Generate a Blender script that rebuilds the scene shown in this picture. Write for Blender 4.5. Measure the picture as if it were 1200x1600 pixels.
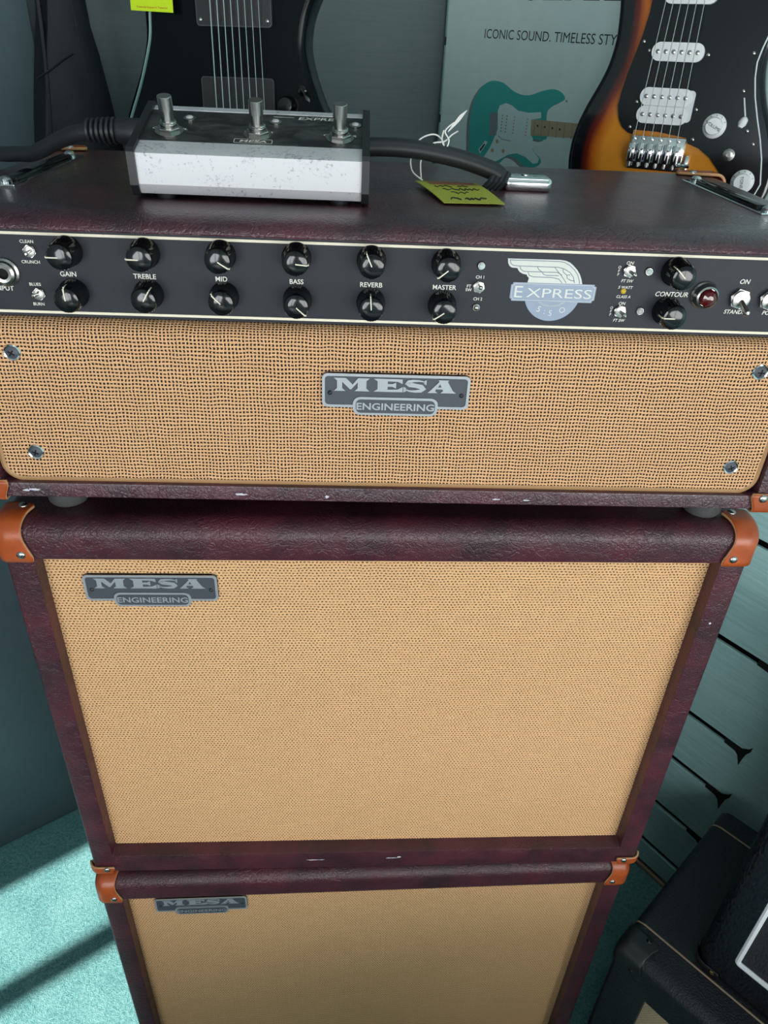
import bpy, bmesh, math, random
from mathutils import Vector, Matrix, geometry
random.seed(7)
for o in list(bpy.data.objects): bpy.data.objects.remove(o)
scene = bpy.context.scene
COL = scene.collection

# ------------------------------------------------------------------ camera
cam_d = bpy.data.cameras.new('camera'); cam = bpy.data.objects.new('camera', cam_d); COL.objects.link(cam)
rX = Vector((0.99809, -0.04571, 0.04154)); dY = Vector((0.0099956, -0.54416, -0.83892)); fZ = Vector((0.060953, 0.837735, -0.542665))
m = Matrix((rX, -dY, -fZ)).transposed().to_4x4(); m.translation = Vector((-0.0381, -0.465, 1.2327))
cam.matrix_world = m
cam_d.sensor_fit = 'VERTICAL'; cam_d.sensor_height = 24.0; cam_d.lens = 24.0*1169.4/1600
cam_d.clip_start = 0.02; cam_d.clip_end = 60
scene.camera = cam

# ------------------------------------------------------------------ light
AX = Vector((0.828, 0.56, 0)); AX.normalize(); NX = Vector((-AX.y, AX.x, 0))   # the room's two wall directions
def RW(a, n, z=0.0): return AX*a + NX*n + Vector((0, 0, z))
A_B, N_A, A_C, N_D, H_R = 0.578, 0.633, -1.75, -2.35, 2.5
world = bpy.data.worlds.new('sky'); scene.world = world; world.use_nodes = True
bg = world.node_tree.nodes['Background']; bg.inputs[0].default_value = (0.62, 0.82, 1.0, 1); bg.inputs[1].default_value = 1.0
def area(name, loc, direction, sx, sy, power, col):
    l = bpy.data.lights.new(name, 'AREA'); l.shape = 'RECTANGLE'; l.size = sx; l.size_y = sy; l.energy = power; l.color = col
    o = bpy.data.objects.new(name, l); COL.objects.link(o); o.location = loc
    o.rotation_euler = Vector(direction).to_track_quat('-Z', 'Z').to_euler(); return o
area('window_daylight', RW(-0.43, N_D-0.06, 0.94), NX, 1.84, 1.02, 58, (1.0, 0.985, 0.96))
area('added_side_fill', RW(A_C-0.06, -1.50, 1.02), AX, 1.32, 0.94, 42, (0.97, 0.99, 1.0))  # fill added from the side to brighten the right slat wall
sun_d = bpy.data.lights.new('sun', 'SUN'); sun_d.energy = 14; sun_d.angle = math.radians(0.7); sun_d.color = (1.0, 0.97, 0.92)
sun = bpy.data.objects.new('sun', sun_d); COL.objects.link(sun); sun.location = RW(-3, 0.3, 3)
area('added_ceiling_fill', RW(0.30, -0.45, H_R-0.085), (0, 0, -1), 1.1, 0.16, 3, (0.96, 1.0, 1.0))  # weak overhead fill, added to reach the slats behind the black amplifiers
sun.rotation_euler = (AX + Vector((0, 0, -0.95))).to_track_quat('-Z', 'Y').to_euler()
scene.view_settings.view_transform = 'Standard'; scene.view_settings.look = 'None'
scene.view_settings.exposure = -0.28; scene.view_settings.gamma = 1.0; scene.view_settings.use_curve_mapping = False

# ------------------------------------------------------------------ materials
class NT:
    def __init__(s, name):
        s.m = bpy.data.materials.new(name); s.m.use_nodes = True; s.t = s.m.node_tree
        s.b = s.t.nodes['Principled BSDF']; s.L = s.t.links.new
    def n(s, kind, **kw):
        x = s.t.nodes.new(kind)
        for k, v in kw.items(): setattr(x, k, v)
        return x
    def math(s, op, a, b=0.0, c=0.0):
        x = s.t.nodes.new('ShaderNodeMath'); x.operation = op
        for i, q in enumerate((a, b, c)):
            if isinstance(q, (int, float)): x.inputs[i].default_value = q
            else: s.L(q, x.inputs[i])
        return x.outputs[0]
    def mix(s, f, a, b):
        x = s.t.nodes.new('ShaderNodeMix'); x.data_type = 'RGBA'
        for sock, q in ((x.inputs[0], f), (x.inputs[6], a), (x.inputs[7], b)):
            if isinstance(q, (int, float)): sock.default_value = q
            elif isinstance(q, tuple): sock.default_value = (*q, 1)
            else: s.L(q, sock)
        return x.outputs[2]
    def ramp(s, f, pts):
        x = s.t.nodes.new('ShaderNodeValToRGB'); e = x.color_ramp.elements
        while len(e) < len(pts): e.new(0.5)
        for q, (p, c) in zip(e, pts): q.position = p; q.color = (*c, 1) if len(c) == 3 else c
        s.L(f, x.inputs[0]); return x.outputs[0]
    def coord(s, scale=(1, 1, 1), rot=(0, 0, 0)):
        c = s.n('ShaderNodeTexCoord'); mp = s.n('ShaderNodeMapping'); mp.inputs['Scale'].default_value = scale; mp.inputs['Rotation'].default_value = rot
        s.L(c.outputs['Object'], mp.inputs['Vector']); return mp.outputs[0]
    def noise(s, vec, scale, detail=3, rough=0.5, dist=0.0):
        x = s.n('ShaderNodeTexNoise'); s.L(vec, x.inputs['Vector']); x.inputs['Scale'].default_value = scale
        x.inputs['Detail'].default_value = detail; x.inputs['Roughness'].default_value = rough; x.inputs['Distortion'].default_value = dist
        return x.outputs['Fac']
    def vor(s, vec, scale, feature='F1'):
        x = s.n('ShaderNodeTexVoronoi'); x.feature = feature; s.L(vec, x.inputs['Vector']); x.inputs['Scale'].default_value = scale
        return x.outputs['Distance']
    def bump(s, h, strength, dist=0.001):
        x = s.n('ShaderNodeBump'); x.inputs['Strength'].default_value = strength; x.inputs['Distance'].default_value = dist
        s.L(h, x.inputs['Height']); s.L(x.outputs[0], s.b.inputs['Normal'])
    def set(s, color=None, rough=None, metal=None, **kw):
        for k, v in (('Base Color', color), ('Roughness', rough), ('Metallic', metal)):
            if v is None: continue
            if isinstance(v, tuple): s.b.inputs[k].default_value = (*v, 1)
            elif isinstance(v, (int, float)): s.b.inputs[k].default_value = v
            else: s.L(v, s.b.inputs[k])
        for k, v in kw.items(): s.b.inputs[k.replace('_', ' ')].default_value = v
        return s.m
def plain(name, color, rough=0.5, metal=0.0, nb=0.0, nscale=300, **kw):
    t = NT(name); v = t.coord()
    f = t.noise(v, nscale, 3)
    t.set(t.mix(t.math('MULTIPLY', f, 0.35), color, tuple(c*0.7 for c in color)), rough, metal, **kw)
    if nb: t.bump(f, nb, 0.0006)
    return t.m
def vinyl(name, c1, c2, crease, rough=0.42, grain=0.35, coat=0.0):
    t = NT(name); v = t.coord()
    mott = t.noise(t.coord((1, 1, 1)), 22, 4, 0.6)
    col = t.ramp(mott, [(0.36, c2), (0.62, c1)])
    g = t.vor(v, 900); wv = t.noise(v, 30, 2)
    warp = t.n('ShaderNodeVectorMath', operation='ADD'); sc = t.n('ShaderNodeVectorMath', operation='SCALE')
    nz = t.n('ShaderNodeTexNoise'); t.L(v, nz.inputs['Vector']); nz.inputs['Scale'].default_value = 60; nz.inputs['Detail'].default_value = 3
    t.L(nz.outputs['Color'], sc.inputs[0]); sc.inputs['Scale'].default_value = 0.020; t.L(v, warp.inputs[0]); t.L(sc.outputs[0], warp.inputs[1])
    e = t.vor(warp.outputs[0], 120, 'DISTANCE_TO_EDGE'); e2 = t.vor(warp.outputs[0], 330, 'DISTANCE_TO_EDGE')
    k = t.math('MINIMUM', t.math('MULTIPLY', e, 9.0), 1.0); k2 = t.math('MINIMUM', t.math('MULTIPLY', e2, 5.0), 1.0)
    patch = t.ramp(t.noise(v, 14, 2), [(0.4, (0.25,)*3), (0.6, (1,)*3)])
    h = t.math('ADD', t.math('MULTIPLY', t.math('MULTIPLY', k, patch), crease), t.math('ADD', t.math('MULTIPLY', k2, crease*0.5), t.math('MULTIPLY', g, grain)))
    t.bump(h, 0.55, 0.0007)
    return t.set(col, t.math('ADD', t.math('MULTIPLY', wv, 0.2), rough-0.1), 0, Specular_IOR_Level=0.5, Coat_Weight=coat, Coat_Roughness=0.28)
def tolex(name, col, scale, strength, rough=0.45):
    t = NT(name); v = t.coord(); d = t.vor(t.coord((1, 1.0, 0.45)), scale); n = t.noise(v, scale*0.6, 3)
    t.bump(t.math('ADD', d, t.math('MULTIPLY', n, 0.5)), strength, 0.0012)
    return t.set(t.mix(n, col, tuple(c*0.6 for c in col)), rough, 0)
def cloth(name, px, pz, hole_x, hole_z, light, dark, hole, stag):
    """woven grille cloth: threads of tan fibre, open holes between them"""
    t = NT(name); tc = t.n('ShaderNodeTexCoord'); sp = t.n('ShaderNodeSeparateXYZ'); t.L(tc.outputs['Object'], sp.inputs[0])
    nv = t.coord(); w1 = t.noise(nv, 60, 2); w2 = t.noise(t.coord((1, 1, 1), (0.4, 0.9, 0.2)), 75, 2); jit = t.noise(t.coord((0.3, 1, 4)), 220, 2)
    x = t.math('ADD', sp.outputs['X'], t.math('MULTIPLY', t.math('ADD', w1, t.math('MULTIPLY', jit, 0.7)), px*0.9))
    zz = t.math('ADD', t.math('ADD', sp.outputs['Z'], sp.outputs['Y']), t.math('MULTIPLY', w2, pz*0.9))
    v = t.math('DIVIDE', zz, pz); row = t.math('FLOOR', v)
    par = t.math('MODULO', t.math('ABSOLUTE', row), 2.0)
    u = t.math('ADD', t.math('DIVIDE', x, px), t.math('MULTIPLY', par, stag))
    colm = t.math('FLOOR', u)
    fx = t.math('ABSOLUTE', t.math('SUBTRACT', t.math('FRACT', u), 0.5)); fz = t.math('ABSOLUTE', t.math('SUBTRACT', t.math('FRACT', v), 0.5))
    cv = t.n('ShaderNodeCombineXYZ'); t.L(colm, cv.inputs[0]); t.L(row, cv.inputs[1])
    wn = t.n('ShaderNodeTexWhiteNoise'); wn.noise_dimensions = '2D'; t.L(cv.outputs[0], wn.inputs['Vector'])
    rnd = t.math('MULTIPLY', t.math('SUBTRACT', wn.outputs['Value'], 0.5), 0.17)
    def edge(f, wdt):
        q = t.n('ShaderNodeMapRange'); q.interpolation_type = 'SMOOTHSTEP'; t.L(f, q.inputs['Value'])
        q.inputs['From Min'].default_value = wdt-0.07; q.inputs['From Max'].default_value = wdt+0.05; q.inputs['To Min'].default_value = 1; q.inputs['To Max'].default_value = 0
        return q.outputs[0]
    hmask = t.math('MULTIPLY', edge(t.math('ADD', fx, rnd), hole_x), edge(t.math('SUBTRACT', fz, rnd), hole_z))
    # thread relief: rounded horizontal and vertical strands, alternately on top
    sh = t.math('POWER', t.math('MULTIPLY', fz, 2.0), 1.3); sv = t.math('POWER', t.math('MULTIPLY', fx, 2.0), 1.3)
    alt = t.math('MODULO', t.math('ABSOLUTE', t.math('ADD', colm, row)), 2.0)
    rel = t.math('MAXIMUM', t.math('MULTIPLY', sh, t.math('ADD', t.math('MULTIPLY', alt, 0.35), 0.65)), t.math('MULTIPLY', sv, t.math('SUBTRACT', 1.0, t.math('MULTIPLY', alt, 0.35))))
    tone = t.math('ADD', t.math('MULTIPLY', rel, 0.55), t.math('MULTIPLY', jit, 0.7))
    blotch = t.noise(nv, 9, 3)
    base = t.mix(t.math('MULTIPLY', t.math('SUBTRACT', 1.1, tone), 1.0), light, dark)
    base = t.mix(t.math('MULTIPLY', blotch, 0.28), base, dark)
    col = t.mix(hmask, base, hole)
    t.bump(t.math('SUBTRACT', rel, t.math('MULTIPLY', hmask, 1.5)), 0.7, 0.0007)
    return t.set(col, 0.75, 0, Specular_IOR_Level=0.25)

M = {}
M['vinyl'] = vinyl('burgundy_vinyl', (0.076, 0.015, 0.026), (0.032, 0.0105, 0.016), 0.62, 0.37)
M['vinyl_head'] = vinyl('creased_burgundy_vinyl', (0.076, 0.016, 0.028), (0.032, 0.0115, 0.018), 1.1, 0.36, 0.35, 0.4)
M['tolex_fine'] = tolex('black_basketweave_vinyl', (0.012, 0.015, 0.022), 520, 0.5, 0.5)
M['tolex'] = tolex('black_levant_vinyl', (0.010, 0.013, 0.019), 300, 1.0, 0.28)
M['cloth_head'] = cloth('open_weave_grille_cloth', 0.00236, 0.00262, 0.300, 0.262, (0.92, 0.55, 0.30), (0.54, 0.27, 0.12), (0.004, 0.005, 0.006), 0.0)
M['cloth_cab'] = cloth('tight_weave_grille_cloth', 0.0031, 0.0027, 0.245, 0.175, (0.90, 0.55, 0.29), (0.56, 0.31, 0.14), (0.040, 0.025, 0.010), 0.5)
M['cloth_small'] = cloth('cream_grille_cloth', 0.0034, 0.0030, 0.15, 0.15, (0.75, 0.62, 0.42), (0.45, 0.34, 0.2), (0.03, 0.025, 0.02), 0.5)
def leather():
    t = NT('tan_leather'); v = t.coord(); n = t.noise(v, 60, 4); t.bump(t.noise(v, 500, 3), 0.15, 0.0006)
    return t.set(t.ramp(n, [(0.3, (0.28, 0.048, 0.010)), (0.7, (0.42, 0.082, 0.015))]), 0.34, 0)
M['leather'] = leather()
M['leather_edge'] = plain('raw_leather_edge', (0.55, 0.29, 0.13), 0.8)
M['chrome'] = plain('chrome', (0.80, 0.82, 0.83), 0.12, 1.0)
M['nickel'] = plain('nickel', (0.46, 0.45, 0.43), 0.25, 1.0)
def alu():
    t = NT('scuffed_aluminium'); v = t.coord((1, 1, 1)); s = t.noise(v, 420, 5, 0.75); s2 = t.noise(v, 55, 4)
    c = t.ramp(t.math('MULTIPLY', s, t.math('ADD', s2, 0.5)), [(0.30, (0.24, 0.25, 0.28)), (0.42, (0.56, 0.56, 0.58))])
    t.bump(s, 0.12, 0.0004); return t.set(c, 0.45, 0.25)
M['alu'] = alu()
M['black_gloss'] = plain('black_gloss_plastic', (0.005, 0.006, 0.007), 0.11)
M['black_satin'] = plain('black_satin_plastic', (0.012, 0.013, 0.015), 0.42)
def worn():
    t = NT('worn_black_plate'); a = t.noise(t.coord((1, 2, 1)), 45, 5, 0.65, 0.8)
    t.set(t.ramp(a, [(0.42, (0.012, 0.013, 0.014)), (0.72, (0.085, 0.085, 0.085))]), 0.42, 0.2); return t.m
M['worn_black'] = worn()
M['rubber'] = plain('black_rubber', (0.014, 0.016, 0.019), 0.5)
M['panel'] = plain('charcoal_panel_paint', (0.016, 0.019, 0.027), 0.5, 0.0, 0.08, 1500, Specular_IOR_Level=0.3)
M['cream'] = plain('cream_paint', (0.80, 0.74, 0.58), 0.5)
M['print'] = plain('pale_screen_print', (0.78, 0.76, 0.68), 0.55)
M['foil'] = plain('silver_foil', (0.25, 0.30, 0.39), 0.45, 0.2)
M['foil_cream'] = plain('cream_foil', (0.66, 0.67, 0.62), 0.5, 0.0)
M['foil_line'] = plain('grey_blue_line', (0.13, 0.18, 0.24), 0.5)
M['badge_dark'] = plain('badge_slate', (0.055, 0.062, 0.078), 0.5)
M['badge_silver'] = plain('brushed_badge_silver', (0.42, 0.45, 0.48), 0.4, 0.5)
M['piping'] = plain('brown_piping', (0.36, 0.20, 0.085), 0.45)
M['red_jewel'] = plain('red_jewel', (0.07, 0.003, 0.005), 0.06, 0, Coat_Weight=0.6)
M['yellow_led'] = plain('yellow_lens', (0.62, 0.42, 0.03), 0.3)
M['led_green'] = plain('pale_green_lens', (0.50, 0.62, 0.58), 0.15)
M['led_clear'] = plain('clear_lens', (0.50, 0.48, 0.50), 0.15)
M['dark_hole'] = plain('dark_cavity', (0.004, 0.004, 0.004), 0.9)
M['foot_plastic'] = plain('smoky_foot', (0.07, 0.07, 0.07), 0.35)
M['scuff'] = plain('bare_scuff', (0.55, 0.55, 0.62), 0.8)
M['tag_yellow'] = plain('yellow_card', (0.46, 0.47, 0.05), 0.7)
M['tag_red'] = plain('faded_red_print', (0.36, 0.12, 0.08), 0.7)
M['neon'] = plain('neon_yellow_card', (0.62, 0.85, 0.0), 0.6)
M['ink'] = plain('dark_ink', (0.02, 0.025, 0.02), 0.7)
M['red_ink'] = plain('red_ink', (0.55, 0.10, 0.02), 0.7)
M['string_white'] = plain('white_cotton', (0.75, 0.75, 0.72), 0.9)
M['white_plastic'] = plain('white_plastic', (0.78, 0.79, 0.80), 0.35)
M['guitar_black'] = plain('black_lacquer', (0.0022, 0.0040, 0.006), 0.2, Specular_IOR_Level=0.15)
M['guard_black'] = plain('black_pickguard', (0.004, 0.005, 0.007), 0.16)
M['guard_edge'] = plain('white_ply_edge', (0.6, 0.63, 0.65), 0.4)
M['steel_string'] = plain('steel_string', (0.60, 0.62, 0.60), 0.3, 0.9)
M['maple'] = plain('maple', (0.50, 0.34, 0.17), 0.4)
M['rosewood'] = plain('rosewood', (0.05, 0.028, 0.018), 0.5)
M['abalone'] = plain('abalone_binding', (0.16, 0.30, 0.29), 0.3)
M['gold_pipe'] = plain('gold_piping', (0.36, 0.26, 0.17), 0.45)
M['white_pipe'] = plain('white_piping', (0.80, 0.84, 0.88), 0.4)
M['black_cloth'] = tolex('black_grille_cloth', (0.02, 0.022, 0.026), 420, 0.8, 0.7)
M['brass'] = plain('brass', (0.60, 0.40, 0.15), 0.25, 1.0)
M['poster_white'] = plain('poster_white', (0.66, 0.83, 0.81), 0.6, 0, 0.0, 40)
M['poster_teal'] = plain('poster_turquoise', (0.055, 0.46, 0.42), 0.55, 0, 0.0, 40)
M['poster_pale'] = plain('poster_pale_mint', (0.66, 0.86, 0.86), 0.55)
M['poster_ink'] = plain('poster_ink', (0.03, 0.045, 0.055), 0.6)
M['poster_grey'] = plain('poster_grey', (0.24, 0.28, 0.30), 0.6)
M['poster_maple'] = plain('poster_maple', (0.45, 0.38, 0.24), 0.6)
M['zip'] = plain('dark_zip', (0.015, 0.019, 0.024), 0.5)
M['nylon'] = plain('black_nylon', (0.006, 0.008, 0.011), 0.55, 0, 0.3, 700, Specular_IOR_Level=0.25)
def wood_wall(name, c1, c2, sx, sz, rough=0.55, bump=0.25):
    t = NT(name); v = t.coord((sx, sx, sz)); n = t.noise(v, 6, 6, 0.7, 0.4); f = t.noise(v, 40, 4, 0.7)
    w = t.math('ADD', t.math('MULTIPLY', n, 0.6), t.math('MULTIPLY', f, 0.4))
    t.bump(w, bump, 0.002); return t.set(t.ramp(w, [(0.35, c1), (0.62, c2)]), rough, 0)
M['wall_grey'] = wood_wall('grey_grained_wall', (0.105, 0.135, 0.142), (0.135, 0.168, 0.175), 1.5, 30, 0.5, 0.08)
M['panel_slate'] = wood_wall('slate_panel', (0.062, 0.095, 0.110), (0.078, 0.116, 0.130), 1.0, 1.0, 0.45, 0.05)
M['slat'] = wood_wall('teal_grained_slat', (0.30, 0.55, 0.54), (0.46, 0.73, 0.71), 1.8, 42, 0.5, 0.35)
M['plaster'] = plain('white_plaster', (0.55, 0.57, 0.57), 0.8)
M['frame_paint'] = plain('window_frame_paint', (0.30, 0.31, 0.32), 0.5)
def carpet():
    t = NT('teal_carpet'); v = t.coord(); a = t.noise(v, 190, 4, 0.8); b = t.noise(v, 620, 3, 0.7); c = t.noise(v, 18, 3)
    h = t.math('ADD', t.math('MULTIPLY', a, 0.6), t.math('MULTIPLY', b, 0.5))
    col = t.ramp(t.math('ADD', t.math('MULTIPLY', h, 0.85), t.math('MULTIPLY', c, 0.15)), [(0.36, (0.035, 0.12, 0.13)), (0.50, (0.13, 0.34, 0.34)), (0.66, (0.30, 0.56, 0.55))])
    t.bump(h, 1.0, 0.006); return t.set(col, 0.95, 0, Specular_IOR_Level=0.1)
M['carpet'] = carpet()
def burst():
    t = NT('sunburst_lacquer'); at = t.n('ShaderNodeAttribute'); at.attribute_name = 'edge'
    g = t.noise(t.coord((6, 6, 0.6)), 20, 4)
    f = t.math('ADD', at.outputs['Fac'], t.math('MULTIPLY', t.math('SUBTRACT', g, 0.5), 0.08))
    c = t.ramp(f, [(0.30, (0.003, 0.004, 0.006)), (0.46, (0.10, 0.012, 0.006)), (0.60, (0.34, 0.085, 0.008)), (0.85, (0.52, 0.20, 0.02))])
    return t.set(c, 0.10, 0, Coat_Weight=0.3)
M['burst'] = burst()

# ------------------------------------------------------------------ mesh helpers
class MB:
    def __init__(s): s.v = []; s.f = []; s.mi = []
    def add(s, vs, fs, mi=0):
        k = len(s.v); s.v += [tuple(p) for p in vs]; s.f += [tuple(i+k for i in f) for f in fs]; s.mi += [mi]*len(fs); return s
    def box(s, x0, x1, y0, y1, z0, z1, mi=0, bev=0.0, seg=2):
        bm = bmesh.new(); bmesh.ops.create_cube(bm, size=1)
        for q in bm.verts: q.co = Vector(((x0+x1)/2+q.co.x*(x1-x0), (y0+y1)/2+q.co.y*(y1-y0), (z0+z1)/2+q.co.z*(z1-z0)))
        if bev: bmesh.ops.bevel(bm, geom=bm.edges[:], offset=bev, segments=seg, profile=0.5, affect='EDGES')
        bm.verts.index_update(); s.add([q.co[:] for q in bm.verts], [[q.index for q in f.verts] for f in bm.faces], mi); bm.free(); return s
    def lathe(s, prof, c=(0, 0, 0), axis=(0, -1, 0), seg=24, mi=0, knurl=0.0, kn=None, cap=True):
        """profile of (radius, height along axis)"""
        ax = Vector(axis).normalized(); u = ax.orthogonal().normalized(); w = ax.cross(u); c = Vector(c); vs = []
        for j, (r, h) in enumerate(prof):
            for i in range(seg):
                t = 2*math.pi*i/seg; rr = r
                if knurl and kn and kn[0] <= j <= kn[1] and i % 2: rr = r-knurl
                vs.append(c+ax*h+u*(rr*math.cos(t))+w*(rr*math.sin(t)))
        fs = []
        for j in range(len(prof)-1):
            for i in range(seg): fs.append((j*seg+i, j*seg+(i+1) % seg, (j+1)*seg+(i+1) % seg, (j+1)*seg+i))
        if cap: fs.append(tuple(range(seg-1, -1, -1))); fs.append(tuple((len(prof)-1)*seg+i for i in range(seg)))
        return s.add(vs, fs, mi)
    def tube(s, pts, r, seg=8, mi=0, flat=1.0, closed=False):
        pts = [Vector(p) for p in pts]; n = len(pts); vs = []
        rr = r if isinstance(r, (list, tuple)) else [r]*n
        prev = None
        for i, p in enumerate(pts):
            if closed: d = pts[(i+1) % n]-pts[i-1]
            else: d = pts[min(i+1, n-1)]-pts[max(i-1, 0)]
            d.normalize()
            if prev is None: u = d.orthogonal().normalized() if abs(d.z) > 0.95 else d.cross(Vector((0, 0, 1))).normalized()
            else: u = (prev-d*prev.dot(d)).normalized()
            prev = u; w = d.cross(u)
            for k in range(seg):
                t = 2*math.pi*k/seg; vs.append(p+u*(rr[i]*math.cos(t))+w*(rr[i]*flat*math.sin(t)))
        fs = []
        for i in range(n if closed else n-1):
            j = (i+1) % n
            for k in range(seg): fs.append((i*seg+k, i*seg+(k+1) % seg, j*seg+(k+1) % seg, j*seg+k))
        if not closed: fs.append(tuple(range(seg-1, -1, -1))); fs.append(tuple((n-1)*seg+k for k in range(seg)))
        return s.add(vs, fs, mi)
    def prism(s, poly, y0, y1, mi=0, fn=None):
        """polygon in (x, z), extruded from y0 (front) to y1; fn maps (x,y,z)"""
        n = len(poly); fn = fn or (lambda x, y, z: (x, y, z))
        vs = [fn(x, y0, z) for x, z in poly]+[fn(x, y1, z) for x, z in poly]
        fs = [(i, (i+1) % n, n+(i+1) % n, n+i) for i in range(n)]
        fs.append(tuple(range(n-1, -1, -1))); fs.append(tuple(range(n, 2*n)))
        return s.add(vs, fs, mi)
    def ring(s, po, pi, y0, y1, mi=0):
        n = len(po); vs = [(x, y0, z) for x, z in po]+[(x, y0, z) for x, z in pi]+[(x, y1, z) for x, z in po]+[(x, y1, z) for x, z in pi]
        fs = []
        for i in range(n):
            j = (i+1) % n
            fs += [(i, j, n+j, n+i), (2*n+i, 3*n+i, 3*n+j, 2*n+j), (i, 2*n+i, 2*n+j, j), (n+i, n+j, 3*n+j, 3*n+i)]
        return s.add(vs, fs, mi)
    def loft(s, loops, mi=0, cap0=True, cap1=True):
        n = len(loops[0]); vs = [p for l in loops for p in l]; fs = []
        for j in range(len(loops)-1):
            for i in range(n): fs.append((j*n+i, j*n+(i+1) % n, (j+1)*n+(i+1) % n, (j+1)*n+i))
        if cap0: fs.append(tuple(range(n-1, -1, -1)))
        if cap1: fs.append(tuple((len(loops)-1)*n+i for i in range(n)))
        return s.add(vs, fs, mi)
    def build(s, name, mats, parent=None, smooth=35, loc=None):
        me = bpy.data.meshes.new(name); me.from_pydata(s.v, [], s.f)
        bm = bmesh.new(); bm.from_mesh(me); bmesh.ops.recalc_face_normals(bm, faces=bm.faces[:]); bm.to_mesh(me); bm.free()
        for q in (mats if isinstance(mats, (list, tuple)) else [mats]): me.materials.append(M[q])
        if any(s.mi) and len(me.polygons) == len(s.mi): me.polygons.foreach_set('material_index', s.mi)
        if smooth: shade(me, smooth)
        o = bpy.data.objects.new(name, me); COL.objects.link(o)
        if parent: o.parent = parent
        if loc: o.location = loc
        return o
def shade(me, ang):
    me.polygons.foreach_set('use_smooth', [True]*len(me.polygons))
    bm = bmesh.new(); bm.from_mesh(me)
    for e in bm.edges: e.smooth = not (len(e.link_faces) == 2 and e.calc_face_angle(0) > math.radians(ang))
    bm.to_mesh(me); bm.free(); me.update()
def tag(o, label=None, cat=None, group=None, kind=None):
    for k, v in (('label', label), ('category', cat), ('group', group), ('kind', kind)):
        if v: o[k] = v
    return o
def empty(name, loc, rz=0.0, mat=None):
    o = bpy.data.objects.new(name, None); COL.objects.link(o); o.empty_display_size = 0.05
    if mat is not None: o.matrix_world = mat
    else: o.location = loc; o.rotation_euler = (0, 0, rz)
    return o
def dup(ob, parent, loc=None, rot=None):
    c = ob.copy(); COL.objects.link(c); c.parent = parent
    if loc is not None: c.location = loc
    if rot is not None: c.rotation_euler = rot
    for ch in list(ob.children): dup(ch, c)
    return c
_txt = {}
def text_mesh(body, shear=0.0, offset=0.0):
    key = (body, shear, offset)
    if key in _txt: return _txt[key]
    cu = bpy.data.curves.new('lettering', 'FONT'); cu.body = body; cu.size = 1.0; cu.shear = shear; cu.offset = offset; cu.align_x = 'CENTER'; cu.resolution_u = 3
    ob = bpy.data.objects.new('lettering', cu); COL.objects.link(ob); bpy.context.view_layer.update()
    me = bpy.data.meshes.new_from_object(ob.evaluated_get(bpy.context.evaluated_depsgraph_get()))
    vs = [v.co.copy() for v in me.vertices]; fs = [tuple(p.vertices) for p in me.polygons]
    bpy.data.objects.remove(ob); bpy.data.meshes.remove(me); bpy.data.curves.remove(cu)
    zs = [v.y for v in vs]; xs = [v.x for v in vs]; cy = (min(zs)+max(zs))/2; cx = (min(xs)+max(xs))/2
    _txt[key] = ([(v.x-cx, v.y-cy) for v in vs], fs, max(xs)-min(xs), max(zs)-min(zs)); return _txt[key]
def put_text(mb, body, cx, cz, h=None, y=0.0, w=None, shear=0.0, offset=0.0, rot=0.0, fn=None, mi=0):
    vs, fs, tw, th = text_mesh(body, shear, offset)
    sz = h/th if h else w/tw; sx = w/tw if w else sz
    c, s_ = math.cos(rot), math.sin(rot); fn = fn or (lambda x, y, z: (x, y, z)); out = []
    for x, z in vs:
        X, Z = x*sx, z*sz; out.append(fn(cx+X*c-Z*s_, y, cz+X*s_+Z*c))
    mb.add(out, fs, mi)
def rrect(x0, x1, z0, z1, r, k=5):
    r = max(1e-5, min(r, (x1-x0)/2-1e-5, (z1-z0)/2-1e-5)); pts = []
    for cx, cz, a0 in ((x1-r, z0+r, -90), (x1-r, z1-r, 0), (x0+r, z1-r, 90), (x0+r, z0+r, 180)):
        for i in range(k+1):
            t = math.radians(a0+90*i/k); pts.append((cx+r*math.cos(t), cz+r*math.sin(t)))
    return pts
def arc(p0, p1, bulge, n=8):
    """points of a quadratic curve from p0 to p1 bulging sideways"""
    p0, p1 = Vector(p0), Vector(p1); d = p1-p0; q = (p0+p1)/2+Vector((-d.y, d.x))*bulge
    return [tuple(p0*(1-t)**2+q*(2*t*(1-t))+p1*t*t) for t in [i/n for i in range(n+1)]]
def smooth_path(P, n=6, closed=False):
    P = [Vector(p) for p in P]; N = len(P); out = []
    for i in range(N if closed else N-1):
        a = P[(i-1) % N] if (closed or i > 0) else P[0]; b = P[i]; c = P[(i+1) % N]; d = P[(i+2) % N] if (closed or i+2 < N) else P[-1]
        for k in range(n):
            t = k/n; out.append(0.5*((2*b)+(c-a)*t+(2*a-5*b+4*c-d)*t*t+(3*b-a-3*c+d)*t**3))
    if not closed: out.append(P[-1])
    return [tuple(p) for p in out]

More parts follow.
